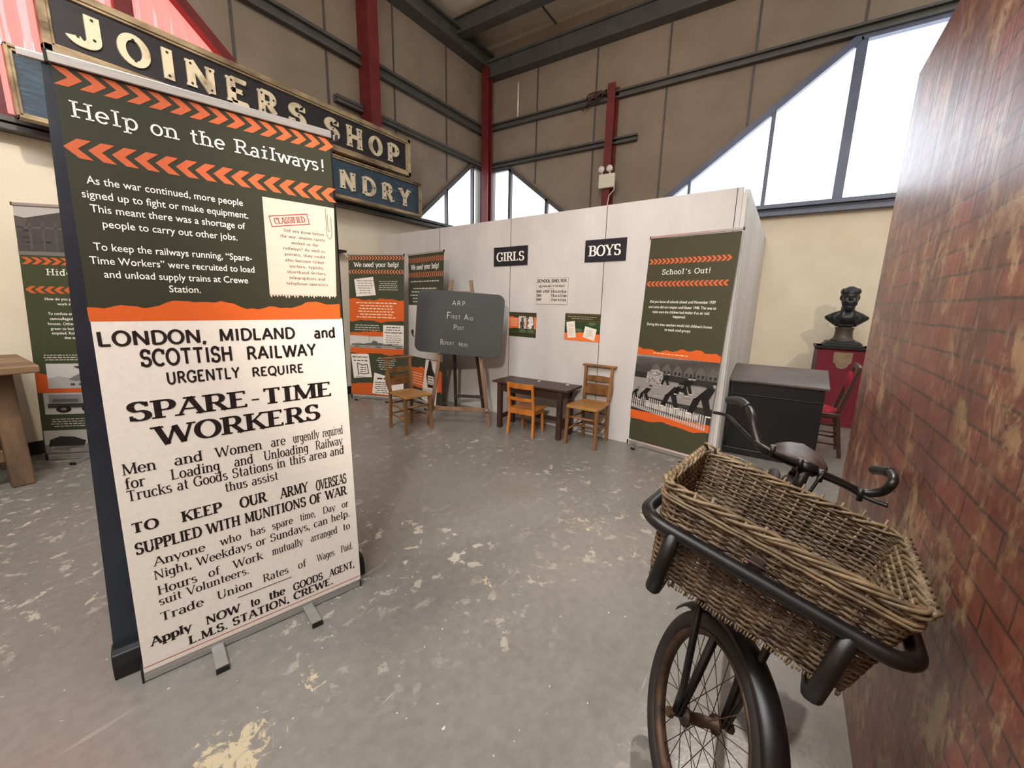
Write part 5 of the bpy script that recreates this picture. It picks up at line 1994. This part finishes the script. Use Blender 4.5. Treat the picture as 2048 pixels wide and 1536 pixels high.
m.box((0, 0, .012), (.38, .40, .024)).box((0, 0, .036), (.35, .36, .026)).box((0, 0, .055), (.32, .33, .014))
m.build('plinth', 'bronze', r, bevel=.004)

# crimson velvet chair, front towards +y
off = Vector((5.14, -.40, 0))
r = thing('velvet_chair', 'mahogany chair with crimson velvet seat between the chest and the brick partition', 'chair', off)
for x in (5.01, 5.33):
    m = MB()
    m.beam((x, -.605, 0), (x, -.535, .44), .034, .034, (0, 1, 0))
    m.beam((x, -.535, .44), (x, -.640, .92), .032, .036, (0, 1, 0), .03, .03)
    m.build('leg', 'mahogany', r, off, bevel=.004)
    m = MB()
    m.beam((x, -.14, 0), (x, -.15, .43), .026, .026, (0, 1, 0), .036, .036)
    m.build('leg', 'mahogany', r, off, bevel=.004)
    for z in (.13, .25, .33):
        m = MB()
        m.tube([(x, -.57, z), (x, -.15, z)], .011, 8)
        m.build('stretcher', 'mahogany', r, off)
m = MB()
m.box((5.17, -.345, .425), (.37, .40, .04))
m.build('seat_rail', 'mahogany', r, off, bevel=.006)
m = MB()
ell(m, (5.17, -.345, .445), (.19, .205, .045), seg=28)
m.build('seat_cushion', 'velvet', r, off)
m = MB()
m.beam((5.00, -.638, .905), (5.34, -.638, .905), .036, .05, (0, 0, 1))
m.build('top_rail', 'mahogany', r, off, bevel=.01)
m = MB()
ell(m, (5.17, -.595, .74), (.14, .030, .12), seg=24)
m.build('back_pad', 'velvet', r, off)

# ------------------------------------------------------------------ fittings on the red column and gable
off = Vector((6.97, 2.79, 3.34))
r = thing('emergency_light', 'ivory twin headed emergency light on the red steel column', 'light', off)
m = MB()
m.box((6.95, 2.79, 3.475), (.07, .275, .22))
m.build('body', 'white_plastic', r, off, bevel=.015)
for y in (2.885, 2.745):
    m = MB()
    rot = Matrix.Rotation(PI / 2, 4, 'Y')
    m.lathe([(.02, -.05), (.045, -.035), (.052, 0), (.052, .02), (.046, .026)], 18, Matrix.Translation((6.93, y, 3.66)) @ Matrix.Rotation(-PI / 2, 4, 'Y'))
    h = m.build('lamp_head', 'white_plastic', r, off)
    m = MB()
    m.lathe([(.043, 0), (.043, .004), (.02, .008)], 18, Matrix.Translation((6.906, y, 3.66)) @ Matrix.Rotation(-PI / 2, 4, 'Y'))
    m.build('lens', 'lamp_face', h, off)
    m = MB()
    m.tube([(6.95, y, 3.58), (6.95, y, 3.625)], .016, 8)
    m.build('swivel', 'white_plastic', r, off)
m = MB()
m.tube([(6.96, 2.66, 3.40), (6.955, 2.655, 3.33), (6.962, 2.74, 3.25), (6.965, 2.76, 3.12), (6.965, 2.77, 2.9)], .008, 6)
m.build('cable', 'white_plastic', r, off)

off = Vector((7.06, 2.96, 4.72))
m = MB()
rnd = random.Random(8)
for k in range(5):
    z = 4.80 + .02 * k
    m.tube([(7.08, 3.36 - .03 * k, z - .10), (7.05, 3.25, z - .02), (7.07, 3.14, z + .05 * math.sin(k)), (7.04, 3.02, z + .12 - .03 * k), (7.07, 2.93, z + .04)], .010, 6)
for k in range(3):
    c_ = Vector((7.07, 3.20 - .05 * k, 4.86))
    m.tube([c_ + Vector((0, .09 * math.cos(a), .07 * math.sin(a))) for a in [i * PI / 8 for i in range(13)]], .009, 6)
tag(m.build('cable_bundle', 'cable', None, off), 'tangled maroon cables looped beside the top of the red column', 'cable')
off = Vector((7.17, 4.747, 4.9))
m = MB()
m.tube([(7.17, 4.747, 4.92), (7.17, 4.747, 5.50)], .017, 10)
tag(m.build('conduit_tube', 'white_plastic', None, off), 'short pale vertical tube high on the gable wall near the corner', 'tube')

# ------------------------------------------------------------------ wicker basket on the carrier
BL = Vector((-.094, -.969, -.228)).normalized()      # across, to the wall
BB = Vector((.994, -.080, -.069))
BB = (BB - BL * BB.dot(BL)).normalized()            # towards the handlebar
BU = BL.cross(BB)
if BU.z < 0:
    BU = -BU
BC = Vector((1.189, -.059, .942))


def bk(l, b, u):
    return BC + BL * l + BB * b + BU * u


def round_rect(hx, hy, r, n=220):
    """n points evenly spaced round a rounded rectangle, with outward normals"""
    seg = [(2 * (hx - r), 0), (PI * r / 2, 1), (2 * (hy - r), 2), (PI * r / 2, 3), (2 * (hx - r), 4), (PI * r / 2, 5), (2 * (hy - r), 6), (PI * r / 2, 7)]
    tot = sum(s for s, _ in seg)
    out = []
    for i in range(n):
        d = tot * i / n
        for L, k in seg:
            if d <= L:
                break
            d -= L
        if k == 0:
            p, q = (-hx + r + d, -hy), (0, -1)
        elif k == 2:
            p, q = (hx, -hy + r + d), (1, 0)
        elif k == 4:
            p, q = (hx - r - d, hy), (0, 1)
        elif k == 6:
            p, q = (-hx, hy - r - d), (-1, 0)
        else:
            cx, cy, a0 = {1: (hx - r, -hy + r, -90), 3: (hx - r, hy - r, 0), 5: (-hx + r, hy - r, 90), 7: (-hx + r, -hy + r, 180)}[k]
            a = math.radians(a0) + d / r
            q = (math.cos(a), math.sin(a))
            p = (cx + r * q[0], cy + r * q[1])
        out.append((p, q))
    return out


DEPTH = .245


def half_at(t):
    """half sizes at height t (0 bottom, 1 rim)"""
    return .217 + .036 * t, .180 + .024 * t


off = bk(0, 0, -DEPTH)
basket = thing('wicker_basket', 'long weathered wicker basket sitting in the bicycle carrier', 'basket', off)
rnd = random.Random(11)
NST = 46
m = MB()
ROWS = 35
for i in range(ROWS):
    t = (i + .3) / ROWS
    hx, hy = half_at(t)
    n = NST * 4
    pts = []
    for k, (p, q) in enumerate(round_rect(hx, hy, .035, n)):
        w = .0048 * math.cos(PI * k / 4 + PI * i) + rnd.uniform(-.0008, .0008)
        pts.append(bk(p[0] + q[0] * w, p[1] + q[1] * w, -DEPTH + DEPTH * t + rnd.uniform(-.0012, .0012) + .0012 * math.sin(k * .11 + i)))
    m.tube(pts, .0038 + rnd.uniform(-.0005, .0006), 6, closed=True)
m.build('weave', 'wicker', basket, off, fix=False)
m = MB()
for (p0, q0), (p1, q1) in zip(round_rect(*half_at(0), .035, NST), round_rect(*half_at(1), .035, NST)):
    m.tube([bk(p0[0], p0[1], -DEPTH - .012), bk((p0[0] + p1[0]) / 2, (p0[1] + p1[1]) / 2, -DEPTH / 2), bk(p1[0], p1[1], .012 + rnd.uniform(-.006, .012))], .0042, 6)
m.build('stakes', 'wicker_pale', basket, off, fix=False)
m = MB()
for k in range(24):
    b = -.172 + .344 * k / 23
    m.tube([bk(-.216 + .432 * j / 40, b, -DEPTH + .004 + .004 * math.cos(PI * j / 2 + PI * k)) for j in range(41)], .0046, 6)
for j in range(9):
    m.tube([bk(-.20 + .40 * j / 8, -.176, -DEPTH + .004), bk(-.20 + .40 * j / 8, .176, -DEPTH + .004)], .005, 6)
m.build('floor', 'wicker', basket, off, fix=False)
# border: three long rods laid round the rim, twisting slowly over each other
m = MB()
hx, hy = half_at(1)
for s in range(4):
    n = 200
    pts = []
    for k, (p, q) in enumerate(round_rect(hx, hy, .03, n)):
        ph = 2 * PI * (k / n * 9 + s / 4) + .4 * math.sin(k * .21 + s)
        w_ = .0075 * math.cos(ph) + rnd.uniform(-.0006, .0006)
        pts.append(bk(p[0] + q[0] * w_, p[1] + q[1] * w_, .002 + .0085 * math.sin(ph)))
    m.tube(pts, .0042 + .0006 * (s % 2), 6, closed=True)
for s, u in ((.006, -.022), (.007, -.031)):
    m.tube([bk(p[0] + q[0] * s, p[1] + q[1] * s, u + rnd.uniform(-.0015, .0015)) for p, q in round_rect(hx - .002, hy - .002, .03, 120)], .0044, 6, closed=True)
m.build('border', 'wicker_pale', basket, off, fix=False)
# thick pale plaits folded over the two short ends
for sgn in (-1, 1):
    m = MB()
    for j in range(13):
        b = -.185 + .37 * j / 12
        for d_ in (-1, 1):
            pts = []
            for k in range(9):
                t = 1.06 - k * .040
                bb = b + d_ * k * .0095
                if abs(bb) > .198:
                    break
                pts.append(bk(sgn * (half_at(min(t, 1))[0] + .0055 * math.cos(PI * k + (d_ > 0) * PI) + (.004 if t > 1 else -.004)), bb, -DEPTH + DEPTH * t))
            if len(pts) > 1:
                m.tube(pts, .0062, 6)
    m.build('end_plait', 'wicker_pale', basket, off, fix=False)
# frayed ends along the rims and a curl at one corner
for k in range(10):
    m = MB()
    l = -.22 + .048 * k
    m.tube([bk(l, hy + .004, -.01), bk(l + .004, hy + .010, .020 + rnd.uniform(0, .01))], .0036, 6)
    m.build('frayed_end', 'wicker_pale', basket, off, fix=False)
m = MB()
m.tube([bk(-hx + .02, hy, .01), bk(-hx + .10, hy + .01, .020), bk(-hx + .17, hy + .008, .018)], .0022, 5)
m.build('frayed_end', 'wicker_pale', basket, off, fix=False)
m = MB()
m.tube([bk(-hx + .01, hy - .01, .01), bk(-hx - .005, hy - .02, .03), bk(-hx + .01, hy - .045, .038), bk(-hx + .03, hy - .03, .028), bk(-hx + .03, hy, .01)], .004, 6)
m.build('frayed_end', 'wicker_pale', basket, off, fix=False)
m = MB()
for k in range(60):
    l = -.21 + .42 * k / 59
    m.tube([bk(l, -.184, -DEPTH), bk(l + rnd.uniform(-.003, .003), -.187, -DEPTH - .008 - rnd.uniform(0, .007))], .0022, 5)
tag(m.build('bottom_fringe', 'wicker_pale', basket, off, fix=False), kind='stuff')
m = MB()
m.beam(bk(-.015, -.212, -.05), bk(-.015, -.206, -.115), .028, .006, BB)
m.build('strap', 'saddle', basket, off, bevel=.001)
m = MB()
q_ = [bk(-.038, -.219, -.100), bk(.008, -.219, -.100), bk(.008, -.219, -.066), bk(-.038, -.219, -.066)]
m.tube(q_, .0035, 6, closed=True)
m.build('buckle', 'rust', basket, off)

# ------------------------------------------------------------------ delivery bicycle leaning on the brick partition
HUB = Vector((1.117, .0625, .262))
TH, LN = math.radians(33), math.radians(16)
WA = Vector((-math.sin(TH) * math.cos(LN), math.cos(TH) * math.cos(LN), math.sin(LN)))    # axle, to the open side
WH = Vector((-math.cos(TH), -math.sin(TH), 0))                                           # rolling direction
WV = WA.cross(WH)
if WV.z < 0:
    WV = -WV
HUB.z = .288 * WV.z
off = Vector((1.8, .08, 0))
bike = thing('delivery_bicycle', 'old black delivery bicycle leaning on the brick partition, front wheel turned', 'bicycle', off)


def ring(c_, v, h, a, r0, prof, n=64, a0=0, a1=2 * PI):
    """profile (radial, axial) swept round the wheel"""
    closed = abs(a1 - a0 - 2 * PI) < 1e-6
    vs, fs = [], []
    k = len(prof)
    cnt = n if closed else n + 1
    for i in range(cnt):
        t = a0 + (a1 - a0) * i / n
        d = v * math.cos(t) + h * math.sin(t)
        for pr, pa in prof:
            vs.append(c_ + d * (r0 + pr) + a * pa)
    for i in range(n):
        j = (i + 1) % cnt
        for q in range(k):
            w = (q + 1) % k
            fs.append((i * k + q, i * k + w, j * k + w, j * k + q))
    if not closed:
        fs.append(list(range(k))[::-1])
        fs.append(list(range((cnt - 1) * k, cnt * k)))
    return vs, fs


def wheel(c_, v, h, a, R, parent, nspk, hubw=.045, tr=.024):
    m = MB()
    prof = [(tr * math.cos(t), tr * math.sin(t)) for t in [2 * PI * k / 10 for k in range(10)]]
    m.add(*ring(c_, v, h, a, R - tr, prof), True)
    w = m.build('front_wheel' if R < .31 else 'rear_wheel', 'tyre', parent, off)
    m = MB()
    rr = R - 2 * tr
    m.add(*ring(c_, v, h, a, rr, [(.004, -.018), (.004, .018), (-.004, .018), (-.014, .006), (-.014, -.006), (-.004, -.018)]), True)
    m.build('rim', 'rust', w, off)
    m = MB()
    Mh = Matrix(((v.x, h.x, a.x, c_.x), (v.y, h.y, a.y, c_.y), (v.z, h.z, a.z, c_.z), (0, 0, 0, 1)))
    m.lathe([(.006, -.085), (.006, -hubw - .008), (.026, -hubw - .006), (.026, -hubw + .002), (.014, -hubw + .006), (.017, 0), (.014, hubw - .006), (.026, hubw - .002), (.026, hubw + .006), (.006, hubw + .008), (.006, .085)], 20, Mh)
    m.build('hub', 'rust', w, off)
    for k in range(nspk):
        t = 2 * PI * k / nspk
        s = 1 if k % 2 else -1
        t0 = t + (1 if (k // 2) % 2 else -1) * 1.15
        p = c_ + (v * math.cos(t0) + h * math.sin(t0)) * .024 + a * (s * hubw)
        q = c_ + (v * math.cos(t) + h * math.sin(t)) * (rr - .012)
        m = MB()
        m.tube([p, q], .0013, 5)
        m.build('spoke', 'rust', w, off)
    return w


wheel(HUB, WV, WH, WA, .288, bike, 32, tr=.028)
# mudguard
m = MB()
prof = []
for k in range(9):
    t = -1.15 + 2.3 * k / 8
    prof.append((.036 * math.cos(t), .040 * math.sin(t)))
prof += [(p[0] - .002, p[1] * .96) for p in prof[::-1]]
m.add(*ring(HUB, WV, WH, WA, .278, prof, 30, math.radians(-58), math.radians(62)), True)
m.build('mudguard', 'iron', bike, off)

BARC = at_d(1612, 935, 1.50)
AX0 = HUB + Vector((.085, 0, 0))
SD = (BARC - AX0).normalized()
KR = AX0 + SD * .36
for s in (-1, 1):
    m = MB()
    m.tube([HUB + WA * (s * .066), HUB + WA * (s * .062) + SD * .12, KR + WA * (s * .045) - SD * .02, KR + WA * (s * .012)], [.010, .012, .014, .014], 10)
    m.build('fork_blade', 'iron', bike, off)
    m = MB()
    m.tube([HUB + WA * (s * .080), HUB + WA * (s * .085) + Vector((0, -.02, .10)), bk(-s * .085, -.10, -DEPTH - .03), bk(-s * .085, .06, -DEPTH - .028)], [.009, .010, .010, .010], 10)
    m.build('carrier_stay', 'iron', bike, off)
    m = MB()
    Mh = Matrix(((WV.x, WH.x, WA.x, HUB.x), (WV.y, WH.y, WA.y, HUB.y), (WV.z, WH.z, WA.z, HUB.z), (0, 0, 0, 1)))
    m.lathe([(.014, .086 * s), (.014, .100 * s)] if s > 0 else [(.014, -.100), (.014, -.086)], 6, Mh, False)
    m.build('axle_nut', 'rust', bike, off)
m = MB()
m.tube([KR - SD * .02, KR + SD * .05], .024, 14)
m.tube([KR + SD * .03, BARC - SD * .02], .012, 12)
m.build('steerer', 'iron', bike, off)
HT0, HT1 = KR + SD * .06, BARC - SD * .08
m = MB()
m.tube([HT0, HT1], .018, 14)
m.tube([HT0, HT0 + SD * .02], .023, 14)
m.tube([HT1 - SD * .02, HT1], .023, 14)
m.build('head_tube', 'iron', bike, off)
# carrier: ring round the basket, two stirrups under it
m = MB()
pts = [bk(p[0], p[1], -.095) for p, q in round_rect(.275, .226, .065, 120)]
m.tube(pts, .0172, 12, closed=True)
m.build('carrier_ring', 'iron', bike, off)
for l in (-.185, .170):
    m = MB()
    m.tube([bk(l, -.226, -.095), bk(l, -.226, -.20), bk(l, -.222, -.262), bk(l, -.196, -.279), bk(l, -.14, -.279), bk(l, .18, -.279)], .0182, 12)
    m.build('stirrup', 'iron', bike, off)
m = MB()
m.tube([bk(-.19, .06, -.279), bk(.175, .06, -.279)], .010, 8)
m.tube([bk(-.19, -.09, -.279), bk(.175, -.09, -.279)], .010, 8)
m.build('carrier_bar', 'iron', bike, off)
m = MB()
m.tube([bk(0, .06, -.279), HT0 + SD * .04], .012, 8)
m.build('carrier_bracket', 'iron', bike, off)


def smooth_path(pts, n=6):
    """Catmull-Rom through the points"""
    P_ = [pts[0]] + list(pts) + [pts[-1]]
    out = []
    for i in range(1, len(P_) - 2):
        for k in range(n):
            t = k / n
            a, b, c_, d = P_[i - 1], P_[i], P_[i + 1], P_[i + 2]
            out.append(0.5 * ((2 * b) + (c_ - a) * t + (2 * a - 5 * b + 4 * c_ - d) * t * t + (3 * b - a - 3 * c_ + d) * t ** 3))
    out.append(pts[-1])
    return out


# handlebar, swept back to both grips
hb = [at_d(1458, 800, 1.80), at_d(1482, 803, 1.68), at_d(1502, 826, 1.56), at_d(1510, 862, 1.50), at_d(1524, 897, 1.46), at_d(1560, 914, 1.46), BARC, at_d(1675, 962, 1.545), at_d(1722, 984, 1.575), at_d(1762, 984, 1.575), at_d(1785, 966, 1.57), at_d(1784, 948, 1.62), at_d(1768, 942, 1.70), at_d(1748, 940, 1.80)]
path = smooth_path(hb)
m = MB()
m.tube(path, .0125, 12)
hbo = m.build('handlebar', 'iron', bike, off)
for seq in (path[:11], path[-11:]):
    m = MB()
    m.tube(seq, .0152, 12)
    m.build('grip', 'black_plastic', hbo, off)
m = MB()
m.tube([BARC - SD * .10, BARC + SD * .012], .016, 12)
bar_dir = (hb[7] - hb[5]).normalized()
m.tube([BARC - bar_dir * .025, BARC + bar_dir * .025], .021, 12)
m.build('stem', 'iron', bike, off)
for nm, pts in (('brake_lever', [at_d(1428, 825, 1.74), at_d(1456, 832, 1.68), at_d(1476, 852, 1.57), at_d(1508, 882, 1.47), at_d(1545, 903, 1.43), at_d(1600, 930, 1.45)]),
                ('brake_lever', [at_d(1640, 952, 1.50), at_d(1690, 972, 1.535), at_d(1720, 990, 1.55), at_d(1750, 1003, 1.55), at_d(1776, 1012, 1.55)])):
    m = MB()
    pth = smooth_path(pts)
    m.tube(pth, [.0062] * len(pth), 8)
    lv = m.build(nm, 'iron', bike, off)
    for p in ((pts[4], pts[5]) if pts[0].y > 0 else (pts[0], pts[2])):
        m = MB()
        m.tube([p - Vector((0, 0, .018)), p + Vector((0, 0, .020))], .008, 8)
        m.build('lever_clip', 'iron', lv, off)
m = MB()
m.tube([at_d(1648, 945, 1.49), at_d(1636, 960, 1.48), at_d(1622, 980, 1.47), BARC - SD * .30], .005, 6)
m.build('brake_rod', 'iron', bike, off)

# frame and rear half
ST = at_d(1608, 905, 2.05)
LEANV = Vector((0, -.26, 1)).normalized()
BBK = Vector((1.98, .025, .30))
RH = Vector((2.42, .022, .315))
STP = ST - LEANV * .10
for nm, pts, r_ in (('top_tube', [HT1 - SD * .03, STP - LEANV * .02 + Vector((-.01, 0, 0))], .014), ('down_tube', [HT0 + SD * .03, BBK], .015), ('seat_tube', [BBK, STP], .015)):
    m = MB()
    m.tube(pts, r_, 10)
    m.build(nm, 'iron', bike, off)
for s in (-1, 1):
    sd = Vector((0, s * .055, s * .014))
    m = MB()
    m.tube([BBK + sd * .5, RH + sd], .010, 8)
    m.build('chain_stay', 'iron', bike, off)
    m = MB()
    m.tube([STP - LEANV * .03 + sd * .25, RH + sd], .008, 8)
    m.build('seat_stay', 'iron', bike, off)
    m = MB()
    cd = Vector((.10 * s, 0, -.13 * s)) - Vector((0, -.26, 0)) * 0
    q0 = BBK + sd * 1.1
    m.tube([q0, q0 + cd + sd * .2], .010, 8)
    ck = m.build('crank', 'rust', bike, off)
    m = MB()
    m.box(tuple(q0 + cd + sd * 1.0), (.09, .07, .025))
    m.build('pedal', 'black_plastic', ck, off, bevel=.004)
RA = Vector((0, LEANV.z, -LEANV.y))
RV = LEANV
RHD = Vector((-1, 0, 0))
RH.z = .32 * RV.z
wheel(RH, RV, RHD, RA, .32, bike, 36)
m = MB()
m.tube([STP - LEANV * .06, ST - LEANV * .03], .012, 10)
m.build('seat_post', 'rust', bike, off)
# saddle: wide at the rear, nose towards the bars
m = MB()
SX, SY, SZ = Vector((-1, 0, 0.02)).normalized(), RA, LEANV
vs, fs = [], []
NL, NW = 16, 12
for i in range(NL + 1):
    t = i / NL
    x = -.12 + .27 * t
    wdt = .098 * (1 - t ** 1.6) ** .55 * min(1, (t / .10) ** .5 if t > 0 else 0) + (.018 if 0 < t < 1 else 0.004)
    if t > .55:
        wdt = max(wdt * (1 - .5 * (t - .55) / .45), .018)
    for j in range(NW + 1):
        a = -1 + 2 * j / NW
        z = -.050 * abs(a) ** 3.2 + .012 * (1 - 2 * abs(t - .5)) * -1 + .010 * (abs(t - .45) * 2) ** 2
        vs.append(ST + SX * x + SY * (a * wdt) + SZ * z)
for i in range(NL):
    for j in range(NW):
        k = i * (NW + 1) + j
        fs.append((k, k + 1, k + NW + 2, k + NW + 1))
m.add(vs, fs, True)
sdl = m.build('saddle', 'saddle', bike, off)
md = sdl.modifiers.new('leather', 'SOLIDIFY')
md.thickness = .006
m = MB()
for s in (-1, 1):
    c0 = ST - SX * .085 + SY * (s * .055) - SZ * .045
    m.tube([c0 + SX * (.014 * math.cos(t)) + SY * (.014 * math.sin(t)) - SZ * (.0055 * t / 2) for t in [k * .5 for k in range(40)]], .0028, 5)
    m.tube([ST + SX * .13 - SZ * .03, ST + SX * .02 + SY * (s * .03) - SZ * .05, ST - SX * .09 + SY * (s * .05) - SZ * .048], .0045, 6)
m.build('saddle_spring', 'rust', sdl, off)
